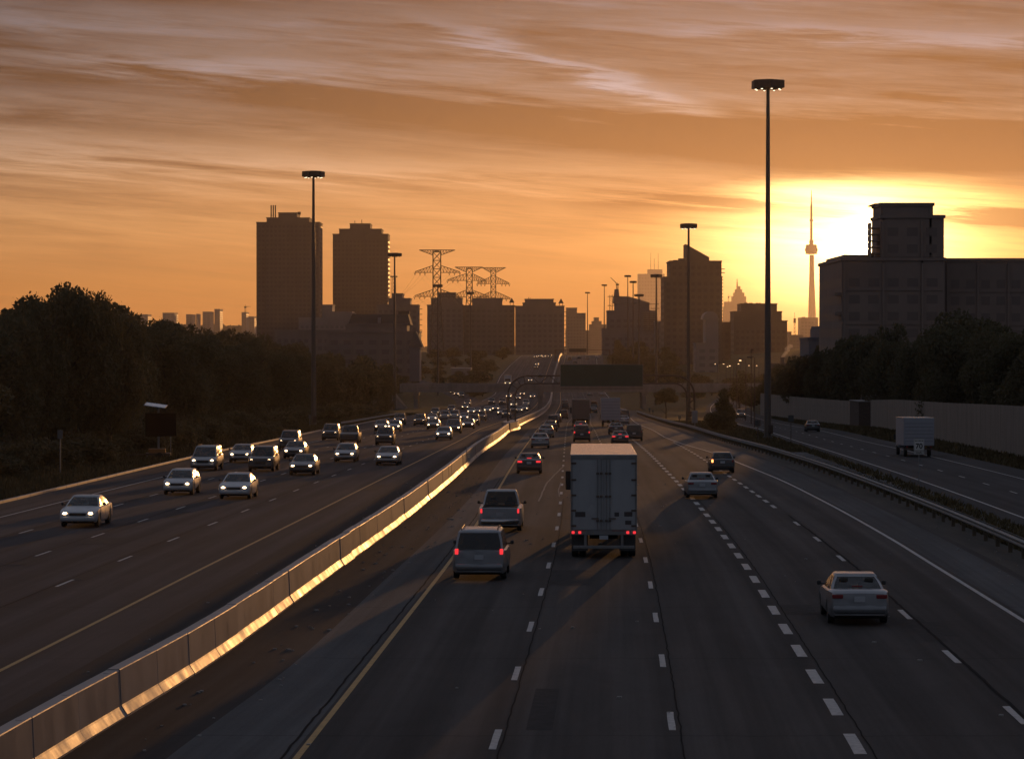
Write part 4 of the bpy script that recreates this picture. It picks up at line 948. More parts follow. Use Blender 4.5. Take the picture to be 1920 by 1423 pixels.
fill(27,[240,268,298,330,364,400,438,478,520,565,612,660,705],SILL,2,12,(11,15),'rearmost tall tree of the bank',gl,CR,edge=EL)
# the big dome-topped tree
for px,y,D,w,lab in((62,541,226,8,'tall tree forming the left shoulder of the dome of crowns at the far left'),(112,533,232,9.5,'tallest tree of the left bank, its crown the summit of the dome'),(165,541,236,8.5,'tall tree forming the right shoulder of the dome of crowns'),(25,558,220,7,'tall tree at the far left edge of the dome of crowns'),(205,562,240,6.5,'tall tree just right of the dome of crowns')):
    X=(px-CX)/F*D; tree(X,D,at(px,y,D).z-Z(D)+.1,w,lab,gl,ms=CRN,cz=.1)
# shrubs at the wood's edge
for D in list(range(170,420,9))+list(range(420,700,16)):
    X=EL(D)+rt.uniform(.5,3.2)+ (0 if D<600 else -1); w=rt.uniform(4,7); tree(X,D,rt.uniform(2.2,5.0),w,'low shrub, '+zone(CX+X/D*F,-1),gl+' shrubs',kind='shrub',ms=SH,name='shrub',cz=0)
# valley woods left of the hill road and around the overpass
SV=[(600,655),(700,668),(760,688),(800,697),(850,703),(900,704),(930,702),(950,690),(975,672),(1000,665)]
for D,n in((690,4),(790,7),(850,7),(920,8),(1010,8),(1100,8),(1200,7),(1300,6),(1400,5)):
    for i in range(n):
        X=min(EL(D),KERB(D)-18 if D>780 else 99)-4-i*rt.uniform(7,9.5) if D<=1010 else KERB(D)-7-i*8+rt.uniform(-2,2)
        px=CX+X/D*F; yt=interp(SV,px)+rt.uniform(0,12); zb=Z(D)+hill(X,D); h=at(px,yt,D).z-zb
        if h<3: h=rt.uniform(3,6)
        tree(X,D,min(h,16),rt.uniform(8,13),'hazy tree on the valley slope left of the hill road','valley trees',ms=CRS,cz=.05)
# gore between ramp and main road
for X,D in((-12,915),(-9.5,940),(-13,960),(-12,1010),(-18,1060),(-15,1110),(-12,1150),(-16,1200),(-9,1250)):
    tree(X,D,rt.uniform(3.5,6),rt.uniform(6,9),'hazy bushy tree in the gore between ramp and hill road','valley trees',ms=CRS,cz=0)
# right side
SILR=[(1440,712),(1455,690),(1475,674),(1500,657),(1530,642),(1560,622),(1600,617),(1640,612),(1680,603),(1740,592),(1772,579),(1800,582),(1850,590),(1920,604),(2100,600)]
gr='trees behind the noise wall'
WE=lambda D: WL(D) if D<440 else 52.3+(D-445)*.004
fill(4,[252,272,294,318,344,372,402,434],SILR,18,40,(9,12),'dark tree overhanging the noise wall',gr,CRN,side=1,edge=WE)
fill(11,[262,285,310,337,366,397,430],SILR,6,22,(10,14),'second row tree behind the wall',gr,CR,side=1,edge=WE)
fill(20,[290,318,348,380,414,448,480],SILR,0,8,(11,15),'tallest row tree behind the noise wall',gr,CR,side=1,edge=WE)
for i,D in enumerate((458,480,503,527,552,580,610,645,685,730,470,515,565,625,690)):
    X=WE(D)+rt.uniform(2,4)+(5 if i>9 else 0); px=CX+X/D*F; yt=interp(SILR,px)+rt.uniform(0,8); tree(X,D,max(4,at(px,yt,D).z-Z(D)-hill(X,D)),rt.uniform(8,11),'tree behind the paler wall, '+zone(px,1),gr,ms=CR,cz=.05)
for px,D,yt,yb in((1462,640,712,790),(1478,600,716,792),(1500,560,720,790)):
    X=(px-CX)/F*D; tree(X,D,at(px,yt,D).z-Z(D),4.5,'small street tree on the collector verge before the paler noise wall',None if 0 else 'small verge trees',ms=CR,cz=.3)
g_=gnd(1357,806); tree(g_.x,g_.y,at(1357,727,g_.y).z-g_.z,5.6,'dark bushy evergreen with ragged outline on the verge left of the tallest mast',kind='tree',ms=CONE,name='evergreen_tree',cz=.02)
tree(g_.x-.6,g_.y+2,at(1357,745,g_.y).z-g_.z,4.6,'lower bushy companion at the foot of the ragged evergreen',kind='shrub',ms=SH,name='shrub',cz=0)
g_=gnd(1249,784); tree(g_.x,g_.y,at(1249,724,g_.y).z-g_.z,5.4,'small round-crowned tree with bare trunk behind the guardrail below the gantry',ms=CR,cz=.30)
for px,yt,D in ((1395,695,860),(1412,708,900),(1372,706,1000),(1430,700,930),(1335,716,960),(1300,716,880),(1318,712,1080),(1275,716,1150),(1240,712,1050),(1225,700,1250)):
    X=(px-CX)/F*D; tree(X,D,max(4,at(px,yt,D).z-Z(D)-hill(X,D)),rt.uniform(7,11),'hazy tree beyond the overpass on the right','hazy trees right of the hill road',ms=CRS,cz=.03)
for D in range(1000,1480,45):
    for i in range(3):
        X=GR(D)+6+i*10+rt.uniform(-3,3); tree(X,D,rt.uniform(5,9),rt.uniform(8,12),'hazy tree lining the right shoulder of the hill road','hazy trees right of the hill road',ms=CRS,cz=.03)
# grass tufts on the verges (one mass)
def tufts(name,n,region,hgt,label,seed):
    r=np.random.default_rng(seed); vs=[];fs=[]
    k=0
    for i in range(n):
        x,y=region(r); z=Z(y)-.09; h=hgt*r.uniform(.4,1.3); a=r.uniform(0,3.14); dx,dy=math.cos(a)*.10,math.sin(a)*.10; lx,ly=r.normal(0,.12,2)
        vs+=[(x-dx,y-dy,z),(x+dx,y+dy,z),(x+dx*.2+lx,y+ly,z+h)]; fs.append((k,k+1,k+2)); k+=3
    me=bpy.data.meshes.new(name); me.from_pydata(vs,[],fs); me.materials.append(blade_m); tag(link(name,me),label,kind='stuff')
def rL(r):
    y=120+520*r.uniform()**1.3; return KERB(y)-.3-r.uniform()**1.2*(KERB(y)-EL(y)-.5),y
def rR(r):
    y=95+420*r.uniform()**1.2; a=GR(y)+.5; b=SL(y)-1.3; a=b-1.2 if y<262 and r.uniform()<.3 else a; b=min(b,a+1.3) if y<262 else b; return a+r.uniform()*(b-a),y
def rW(r):
    y=190+400*r.uniform(); return SL(y)+9.9+r.uniform()*(WE(y)-SL(y)-10.2),y
tufts('grass',52000,rL,.42,'tall dry grass on the left verge',1); tufts('grass',26000,rR,.30,'rough grass between guardrail and collector road',2); tufts('grass',14000,rW,.3,'grass at the foot of the noise wall',3)

# ------------------------------------------------------------------ vehicles
def paint(n,c,coat=.7,metal=.3,r=.35): return wavy(mat('paint_'+n,c,r,metal=metal,coat=coat,var=.06,vscale=2,rvar=.05),1,1.7,.045)
PA={'white':paint('white',(.34,.35,.37),metal=0),'silver':paint('silver',(.21,.22,.235),metal=.5),'grey':paint('grey',(.16,.165,.17)),'dark':paint('dark',(.035,.035,.04)),'black':paint('black',(.015,.015,.017)),
 'red':paint('red',(.14,.02,.018)),'blue':paint('blue',(.03,.05,.10)),'green':paint('green',(.025,.05,.04)),'beige':paint('beige',(.32,.28,.22),metal=.4)}
plastic=mat('bumper_plastic',(.04,.04,.042),.5,var=.1,vscale=4); under=mat('underbody',(.010,.010,.010),.95,spec=.1)
chrome=mat('chrome_trim',(.5,.5,.5),.15,metal=1)
SPEC={
 'sedan':dict(L=4.7,W=1.80,H=1.43,low=[(-1,.60),(-.985,.93),(-.94,1.00),(-.66,1.02),(-.30,.97),(.40,.95),(.50,.93),(.85,.80),(.96,.70),(1,.50)],gh=(-.68,.44,-.36,.10),belt=.97),
 'hatch':dict(L=4.2,W=1.75,H=1.47,low=[(-1,.60),(-.985,.93),(-.94,1.0),(-.5,.98),(.40,.96),(.55,.93),(.86,.80),(.96,.70),(1,.50)],gh=(-.95,.52,-.72,.10),belt=.97),
 'minivan':dict(L=4.95,W=1.92,H=1.76,low=[(-1,.60),(-.985,1.02),(-.94,1.08),(-.5,1.06),(.55,1.03),(.64,1.0),(.88,.86),(.97,.74),(1,.55)],gh=(-.955,.66,-.86,.22),belt=1.05),
 'suv':dict(L=4.75,W=1.86,H=1.78,low=[(-1,.65),(-.985,1.06),(-.94,1.12),(-.5,1.10),(.38,1.09),(.46,1.08),(.88,1.02),(.97,.94),(1,.62)],gh=(-.955,.46,-.86,.12),belt=1.10),
 'pickup':dict(L=5.5,W=1.98,H=1.82,low=[(-1,.62),(-.985,1.04),(-.97,1.10),(-.12,1.10),(.36,1.12),(.44,1.10),(.90,1.02),(.975,.92),(1,.62)],gh=(-.12,.42,-.04,.16),belt=1.12),
}
def carmesh(kind):
    S=SPEC[kind]; Lh=S['L']/2; W=S['W']/2; low=S['low']; wr=.34 if kind in('suv','pickup') else .315
    wy=(-.58*Lh,.62*Lh); arch=wr+.06
    ys=set(t*Lh for t,_ in low)
    for c in wy:
        for d in(-1,-.93,-.75,-.5,-.2,.2,.5,.75,.93,1): ys.add(c+d*arch)
    ys=sorted(ys); keep=[ys[0]]
    for y in ys[1:]:
        if y-keep[-1]>.03: keep.append(y)
    ys=keep
    def top(y): return float(np.interp(y/Lh,[a for a,b in low],[b for a,b in low]))
    def hw(y): t=y/Lh; e=max(0,(abs(t)-.72)/.28); return W*(1-.13*e**2.2)
    def bot(y):
        z=.24+ (.06 if abs(y)>Lh*.95 else 0)
        for c in wy:
            if abs(y-c)<arch: z=max(z,wr+math.sqrt(arch**2-(y-c)**2)-.02)
        return z
    rs=[]
    for y in ys:
        w=hw(y); t=top(y); b=min(bot(y),t-.12); m=max(b+.03,.62*t+.08)
        m=min(m,t-.05)
        half=[(w*.92,b),(w,min(b+.10,m-.01)),(w*1.005,m),(w*.975,t-.04 if t-.04>m else m+.005),(w*.88,t),(w*.5,t+.018)]
        ring=[(x,y,z) for x,z in half]+[(-x,y,z) for x,z in reversed(half)]
        rs.append(ring)
    body=MB(); body.loft(rs,True,True)
    # greenhouse rings
    y1,y2,y3,y4=[v*Lh for v in(S['gh'][0],S['gh'][2],S['gh'][3],S['gh'][1])]; bz=S['belt']-.03
    def ring(ya,yb,w,z,ch): return [(w-ch,yb,z),(w,yb-ch*1.3,z),(w,ya+ch*1.3,z),(w-ch,ya,z),(-w+ch,ya,z),(-w,ya+ch*1.3,z),(-w,yb-ch*1.3,z),(-w+ch,yb,z)]
    zr=S['H']-.07; f=.6; w0,w1=W*.90,W*(.70 if kind!='minivan' else .78)
    if kind=='suv': w1=W*.76
    if kind=='pickup': w0,w1=W*.86,W*.70
    R0=ring(y1,y4,w0,bz,.07); wm=w0+(w1-w0)*.52; ym1=y1+(y2-y1)*f; ym4=y4+(y3-y4)*f; R1=ring(ym1,ym4,wm,bz+(zr-bz)*.62,.08); R2=ring(y2,y3,w1,zr,.09)
    n=8; allv=R0+R1+R2
    def faces(js): return [(i*n+j,i*n+(j+1)%n,(i+1)*n+(j+1)%n,(i+1)*n+j) for i in range(2) for j in js]
    # ring order: 0 FR chamfer(0-1), 1 right side, 2 RR chamfer, 3 rear, 4 RL, 5 left, 6 FL, 7 front
    parts={}
    def sub(fs): 
        q=MB(); idx=sorted({i for f_ in fs for i in f_}); mp={v:k for k,v in enumerate(idx)}; q.add([allv[i] for i in idx],[tuple(mp[i] for i in f_) for f_ in fs]); return q
    parts['windscreen']=sub(faces([7])); parts['rear_window']=sub(faces([3])); parts['side_r']=sub(faces([1])); parts['side_l']=sub(faces([5]))
    roof=MB(); 
    top2=[(x*.93,y+(.06 if y<(y2+y3)/2 else -.06),S['H']-.015) for x,y,z in R2]; top3=[(x*.5,(y-(y2+y3)/2)*.5+(y2+y3)/2,S['H']) for x,y,z in R2]
    roof.loft([R2,top2,top3],False,True)
    q=sub(faces([0,2,4,6])); roof.add(q.v,q.f)
    # window surrounds: strips a little proud of the glass
    def strip(a,b,w,outx):
        a=Vector(a);b=Vector(b); roof.add([(a.x+outx,a.y-w,a.z),(a.x+outx,a.y+w,a.z),(b.x+outx,b.y+w,b.z),(b.x+outx,b.y-w,b.z)],[(0,1,2,3)])
    bps=[.5] if kind!='minivan' else [.38,.68]
    if kind in('suv','hatch'): bps=[.35,.66]
    if kind=='sedan': bps=[.52,.92]
    if kind=='pickup': bps=[.5]
    for bp in bps:
        for sx in(1,-1):
            p0=(sx*w0,y4+(y1-y4)*bp,bz); p1=(sx*wm,ym4+(ym1-ym4)*bp,bz+(zr-bz)*.62); p2=(sx*w1,y3+(y2-y3)*bp,zr)
            strip(p0,p1,.045,sx*.012); strip(p1,p2,.045,sx*.012)
    for ring_,dz in((R2,-.05),):
        rr=[(x*1.01,y*1.0,z) for x,y,z in R2]; rb=[(x+(a-x)*.12,y+(b-y)*.12,z+(c-z)*.12) for (x,y,z),(a,b,c) in zip(R2,R1)]
        rr2=[(x*1.012,y+(.008 if y>(y2+y3)/2 else -.008),z) for x,y,z in rb]; roof.loft([rr2,rr],False,False)
    parts['cabin_roof']=roof; parts['body']=body
    fz=.66 if kind in('sedan','hatch') else .74 if kind=='minivan' else .84
    hl=MB(); 
    hwf=hw(Lh*.98)
    for sx in(1,-1):
        q=MB(); cx=sx*(hwf-.20); yb=Lh*.955
        q.lathe((0,0,0),[(.02,.0),(.06,.04),(.083,.02),(.09,-.06),(.08,-.14)],10,'y')
        q.v=[(cx+x*1.35,yb+y+.02,fz+z*.75) for x,y,z in q.v]; parts['hl%d'%sx]=q
    tz=.86 if kind in('sedan','hatch') else 1.02 if kind in('minivan','suv') else .96; tw,th=(.16,.06) if kind in('sedan',) else (.06,.095)
    hwr=hw(-Lh*.99)
    for sx in(1,-1):
        q=MB(); cx=sx*(hwr-tw*.9-.0); q.cbox(cx-tw,cx+tw,-Lh-.02,-Lh*.94,tz-th,tz+th,.018); parts['tl%d'%sx]=q
    q=MB(); q.cbox(-hwf*.97,hwf*.97,Lh-.10,Lh+.07,.30,.52,.05); parts['front_bumper']=q
    q=MB(); q.cbox(-hwr*.98,hwr*.98,-Lh-.09,-Lh+.10,.36,.60,.05); parts['rear_bumper']=q
    q=MB(); q.cbox(-hwf*.5,hwf*.5,Lh-.06,Lh+.012,.56,.56+(.12 if kind in('sedan','hatch') else .20),.02); parts['grille']=q
    zp=.78 if kind in('sedan','hatch') else .82
    q=MB(); q.box(-.16,.16,-Lh-.035,-Lh+.01,zp-.08,zp+.08); parts['number_plate']=q
    for sx in(1,-1):
        q=MB(); ym=y4-.30; q.cbox(sx*(W+.02) if sx>0 else -W-.15,W+.15 if sx>0 else -W-.02,ym-.06,ym+.06,bz+.03,bz+.17,.03); q.box(min(sx*W*.9,sx*(W+.03)),max(sx*W*.9,sx*(W+.03)),ym-.02,ym+.02,bz+.04,bz+.08); parts['mirror%d'%sx]=q
    q=MB(); q.box(-W*.80,W*.80,-Lh*.92,Lh*.92,.20,.62); 
    for c in wy: q.box(-W*.93,W*.93,c-arch*.9,c+arch*.9,.4,.60)
    parts['underbody']=q
    q=MB(); tw_=.10
    q.lathe((0,0,0),[(wr*.62,-tw_),(wr*.93,-tw_),(wr,-tw_*.7),(wr,tw_*.7),(wr*.93,tw_),(wr*.62,tw_)],18,'x'); parts['tyre']=q
    q=MB(); q.lathe((0,0,0),[(wr*.63,-tw_*.6),(wr*.63,tw_*.85),(wr*.5,tw_*.7),(wr*.2,tw_*.8),(.02,tw_*.9)],14,'x'); parts['rim']=q
    q=MB()
    for sx in(-.38,.38):
        for yy in(y4-.95,y1+.55 if kind not in('pickup',) else None):
            if yy is None: continue
            q.cbox(sx-.24,sx+.24,yy-.08,yy+.06,.6,bz+.20,.05); q.cbox(sx-.13,sx+.13,yy-.06,yy+.03,bz+.22,bz+.38,.03)
    q.box(-W*.8,W*.8,y4-.45,y4-.15,.8,bz-.02); parts['seats']=q
    if kind in('minivan','suv'):
        q=MB()
        for sx in(1,-1): q.path([(sx*w1*.86,y2+.15,S['H']-.03),(sx*w1*.86,y2+.25,S['H']+.05),(sx*w1*.86,y3-.25,S['H']+.05),(sx*w1*.86,y3-.12,S['H']-.03)],.02,5)
        parts['roof_rails']=q
    if kind in('sedan',):
        q=MB(); q.box(-.16,.16,y1+.16,y1+.20,bz+.13,bz+.17); parts['high_brake']=q
    if kind=='pickup':
        # open bed: near-black slab on top paints the shade inside it; tailgate
        q=MB(); q.box(-W*.80,W*.80,-Lh*.95,-.14*Lh,1.105,1.128); parts['bed_shade_slab']=q
        q=MB(); q.cbox(-W*.80,W*.80,-Lh-.03,-Lh+.02,.66,1.08,.012); parts['tailgate']=q
    return parts,wy,wr,W,Lh
CAR={}
CACHE={}
def proto(kind,lod):
    if (kind,lod) in CAR: return CAR[(kind,lod)]
    parts,wy,wr,W,Lh=carmesh(kind); M={}
    mm={'windscreen':g_tint,'rear_window':g_tint,'side_r':g_dark,'side_l':g_dark,'cabin_roof':PA['dark'],'body':PA['dark'],'hl1':headl,'hl-1':headl,'tl1':tailoff,'tl-1':tailoff,'front_bumper':plastic,'rear_bumper':plastic,'grille':black,'number_plate':platem,'mirror1':plastic,'mirror-1':plastic,'underbody':under,'tyre':rubber,'rim':rimm,'seats':seatm,'roof_rails':black,'high_brake':tailoff,'bed_shade_slab':under,'tailgate':PA['dark']}
    sm={'body':38,'cabin_roof':35,'windscreen':60,'rear_window':60,'side_r':60,'side_l':60,'tyre':35,'rim':35,'hl1':60,'hl-1':60,'front_bumper':50,'rear_bumper':50}
    for k,q in parts.items(): M[k]=q.mesh({'side_r':'side_window','side_l':'side_window','hl1':'headlight','hl-1':'headlight','tl1':'tail_light','tl-1':'tail_light','mirror1':'mirror','mirror-1':'mirror','high_brake':'high_brake_light','roof_rails':'roof_rail'}.get(k,k),mm[k],sm.get(k))
    CAR[(kind,lod)]=(M,wy,wr,W,Lh); return CAR[(kind,lod)]
def setm(o,m): o.material_slots[0].link='OBJECT'; o.material_slots[0].material=m
NAME={'sedan':'sedan','hatch':'hatchback','minivan':'minivan','suv':'sport_utility_vehicle','pickup':'pickup_truck'}
def car(kind,px,py,toward,color,label,D=None,lights=True,brake=False,group='cars on the express lanes',bump=None,turn=0,yaw=0,sc_=1.):
    M,wy,wr,W,Lh=proto(kind,0); g_=gnd(px,py) if D is None else gnd(px,py,D[0],D[1]); 
    lod=g_.y>480
    y=g_.y+Lh; px2=g_.x
    f=SL if g_.x>GR(g_.y)+3 else A_ if g_.x>BAR(g_.y) else YL
    ang=math.atan2(f(y+6)-f(y-6),12); x=px2+math.tan(ang)*Lh
    t=thing(NAME[kind],label,'pickup' if kind=='pickup' else 'minivan' if kind=='minivan' else 'car',(x,y,Z(y)+.012),-ang+(math.pi if toward else 0)+yaw,group)
    t.rotation_euler.x=math.atan2(Z(y+3)-Z(y-3),6)*(-1 if toward else 1)
    body=PA[color]
    for k,me in M.items():
        if k in('tyre','rim'): continue
        if lod and k in('seats','high_brake','roof_rails','number_plate','grille','mirror1','mirror-1'): continue
        if lod and toward and k in('tl1','tl-1','rear_bumper'): continue
        if lod and not toward and k in('hl1','hl-1','front_bumper'): continue
        o=link(me.name,me,t)
        if k in('body','cabin_roof','tailgate'): setm(o,body)
        if k in('front_bumper','rear_bumper') and color not in('dark','black') : setm(o,body)
        if k=='rear_bumper' and kind=='pickup': setm(o,chrome)
        if k in('hl1','hl-1') and not lights: setm(o,headoff)
        if k in('tl1','tl-1','high_brake') and brake: setm(o,taill)
        if k=='tl-1' and turn: setm(o,mat('turn_light_lit',(.5,.1,.02),.2,emit=(1,.22,.05),es=7))
        if kind in('minivan','suv') and k in('rear_window',): setm(o,g_dark)
    for yy in wy:
        for sx in(1,-1):
            o=link('tyre',M['tyre'],t,(sx*(W-.12),yy,wr)); r=link('rim',M['rim'],o) if not lod else None
            o.name='wheel'
            if r is not None and sx<0: r.rotation_euler.z=math.pi
    return t
W_=[
# oncoming: kind, px, py, colour, label
('sedan',145,991,'white','white saloon leading the oncoming traffic, nearest car at the left'),
('hatch',332,929,'white','pale blue-white hatchback, second nearest in the outer oncoming lane'),
('sedan',438,937,'white','white rounded saloon just right of the pale hatchback, headlights on'),
('minivan',380,883,'silver','silver minivan with roof bars against the left kerb'),
('sedan',449,868,'silver','silver-grey saloon directly behind the minivan beside the kerb'),
('suv',488,885,'dark','dark wagon with a dazzling sun glint, right of the minivan'),
('sedan',565,892,'dark','dark saloon in the third oncoming lane, nearest of the dark cars'),
('suv',540,844,'dark','dark four-wheel drive nearest the kerb with a starry glint'),
('sedan',550,861,'dark','dark saloon between the glinting wagon and the four-wheel drive'),
('suv',618,826,'dark','dark off-roader by the kerb just before the orange guardrail'),
('pickup',654,831,'black','tall dark pickup with a bright mirror glint beside the orange guardrail'),
('hatch',646,867,'silver','silver compact with a lit right flank in the middle oncoming lane'),
('suv',720,835,'black','black boxy off-roader abreast of the silver compact'),
('sedan',725,873,'silver','silver saloon in the lane next to the median shoulder, nearest there'),
('sedan',714,809,'dark','dark saloon right behind the black off-roader, mostly hidden'),
('sedan',738,809,'silver','silver saloon peeping out to the right of the black off-roader'),
('suv',748,796.5,'dark','dark off-roader at the end of the orange guardrail'),
('suv',786,798.5,'dark','dark off-roader with roof bars standing clear, left of the cluster'),
('sedan',810,791,'silver','pale saloon just right of the off-roader with roof bars'),
('suv',815,781,'dark','small dark off-roader behind the pale saloon'),
('sedan',812,806,'dark','low dark saloon with yellowish lights in front of the cluster'),
('suv',833,788,'grey','grey off-roader in the heart of the oncoming cluster'),
('suv',851.6,787,'silver','silver van-like car in the heart of the oncoming cluster'),
('minivan',849.6,813.4,'black','black tall van, nearest large vehicle of the cluster'),
('sedan',831,825,'silver','silver saloon with bright headlights ahead of the black van'),
('sedan',870,789,'grey','grey saloon half hidden behind the cluster, left of the lit off-roader'),
('sedan',877,804.5,'dark','dark saloon abreast to the right of the black van'),
('suv',887,798.5,'dark','dark off-roader right behind the dark saloon beside the van'),
]
for k,px,py,c,lab in W_: car(k,px,py,True,c,lab)
far_l=[('suv',845.7,774,'dark'),('sedan',872,768,'dark'),('suv',876,762,'dark'),('sedan',883,777,'grey'),('sedan',894,776,'dark'),('suv',901,789.6,'dark'),('sedan',914,774,'silver'),('sedan',929,771,'dark'),('suv',921.5,759,'dark'),('sedan',939.7,779,'dark'),('suv',941.6,759,'black'),('suv',948.6,784,'dark'),('sedan',953.5,747,'grey'),('sedan',963,763,'beige'),('suv',962.4,775,'dark'),('sedan',971,750,'dark'),('sedan',973,774,'grey'),('sedan',979,742,'dark'),('sedan',983,771,'dark'),('suv',986,762,'silver'),('sedan',998.6,747,'dark'),('sedan',1004,671,'dark'),('sedan',1012,670,'dark'),('sedan',1020,671,'dark'),('suv',1031,671,'dark'),('sedan',1007,685.7,'dark'),('suv',1004.6,691.7,'dark'),('sedan',1012.6,708,'dark'),('sedan',994,716,'grey'),('sedan',848.6,739,'dark'),('sedan',855.6,742,'dark'),('suv',865,746.7,'dark')]
pos=['left edge of the distant pack','behind the left edge of the pack','far off by the ramp mouth','in the pack near the ramp mouth','close to the pack centre','left of the gantry leg, larger than its neighbours','pale, in the pack left of the gantry leg','dark, second left of the gantry leg','high in the pack, left of the gantry leg','just left of the gantry leg','dark and tall behind the gantry leg','directly left at the foot of the gantry leg','seen through the gantry leg under the bridge','beige, just right of the gantry leg','directly right of the gantry leg','small, right of the gantry leg under the bridge','second right of the gantry leg','alone under the bridge, farthest in its lane','third right of the gantry leg near the wall','pale and tall near the bridge pier','nearest the bridge pier, lights on','leftmost pair of lights on the hill crest','second pair of lights on the hill crest','third pair of lights on the hill crest','rightmost pair of lights on the hill crest','upper of two cars coming down the hill','lower of two cars coming down the hill','just above the gantry truss on the hill','alone low on the hill above the truss','leftmost on the ramp under the bridge','middle of three on the ramp under the bridge','nearest of three on the ramp under the bridge']
cn={'dark':'dark','grey':'grey','silver':'silver','beige':'beige','black':'black'}
for (k,px,py,c),p_ in zip(far_l,pos):
    D=(1120,1500) if py<730 else (500,1080) if py<765 else None
    car(k,px,py,True,c,('oncoming %s car '%cn[c]+p_).replace('dark car dark','dark car').replace('beige car beige','beige car'),D=D,group='distant oncoming cars')
R_=[
('sedan',992,889,'dark',1,'dark saloon braking in the left lane ahead of the pickup'),
('sedan',1012.5,841,'silver',0,'silver saloon ahead of the braking dark saloon in the left lane'),
('sedan',1024,821,'grey',0,'grey saloon closely ahead of the silver saloon in the left lane'),
('sedan',1032,810,'dark',0,'third in the left lane queue, dark saloon with orange glint'),
('suv',1037,802,'dark',0,'fourth in the left lane queue, dark off-roader with a star glint'),
('sedan',1043,792,'dark',0,'fifth in the left lane queue, dark saloon with glinting flank'),
('suv',1056,786,'black',0,'black off-roader left of the distant semi trailer'),
('suv',1091,829,'black',1,'black off-roader with lit tail lights just ahead of the white trailer'),
('sedan',1089,811.5,'dark',1,'dark saloon with three brake lights behind the distant semi trailer'),
('sedan',1155,815,'dark',0,'dark saloon behind the grey box truck'),
('minivan',1189,827,'black',0,'black van to the right, next to the edge line'),
('sedan',1163,835,'dark',1,'dark saloon braking, half hidden by the top of the white trailer'),
('sedan',1170,796,'silver',0,'pale saloon right of the grey box truck'),
('suv',1172,787,'dark',0,'dark off-roader ahead of the pale saloon right of the box truck'),
('sedan',1168,779,'grey',0,'farthest small saloon right of the box truck'),
('sedan',1317,936,'silver',0,'silver saloon in the second lane from the right, without lights'),
]
for k,px,py,c,b,lab in R_: car(k,px,py,False,c,lab,lights=False,brake=bool(b))
car('hatch',1355,888,False,'dark','dark hatchback with an orange left indicator changing lanes by the edge line',lights=False,turn=1)
o=car('sedan',1612,1174,False,'silver','silver saloon alone in the right lane, nearest car on the right',lights=False)
o=car('minivan',898,1089,False,'silver','silver minivan with roof rails and dark rear window, nearest vehicle left of centre',lights=False,brake=True)
o=car('pickup',937,999,False,'white','white pickup with chrome bumper and lit tail lights ahead of the minivan',lights=False,brake=True)
car('sedan',1525,810,False,'dark','dark saloon alone on the collector road before the pale wall',lights=False,group='cars on the collector road')
car('suv',1390,785,True,'dark','dark car half hidden behind the ragged evergreen, edges glinting',lights=True,group='cars on the collector road',D=(400,620))
for i,(px,py,k,c,lab) in enumerate([(1060,768,'suv','dark','distant car in the left lane beside the semi trailer top'),(1059,757,'sedan','dark','distant car farther ahead of the one beside the semi trailer top'),(1106,742,'sedan','grey','small far car seen between the two trucks'),(1128,742,'sedan','silver','small far pale car above the box truck'),(1114,766,'suv','grey','car squeezed between the two distant trucks'),(1113,775,'sedan','dark','dark car squeezed between the two distant trucks'),(1068,676,'suv','dark','receding car on the hill crest, left of the message board'),(1086,673,'sedan','dark','receding car on the hill crest under the message board'),(1101,674,'suv','grey','receding car on the hill crest, right of the message board'),(1120,673,'sedan','silver','receding car on the hill crest, farthest to the right'),(1078,681,'sedan','dark','receding car just above the green sign'),(1141,676,'suv','dark','receding dark car on the crest above the right half of the green sign')]):
    car(k,px,py,False,c,lab,D=(1120,1500) if py<700 else (560,1080),lights=False,group='distant receding cars')

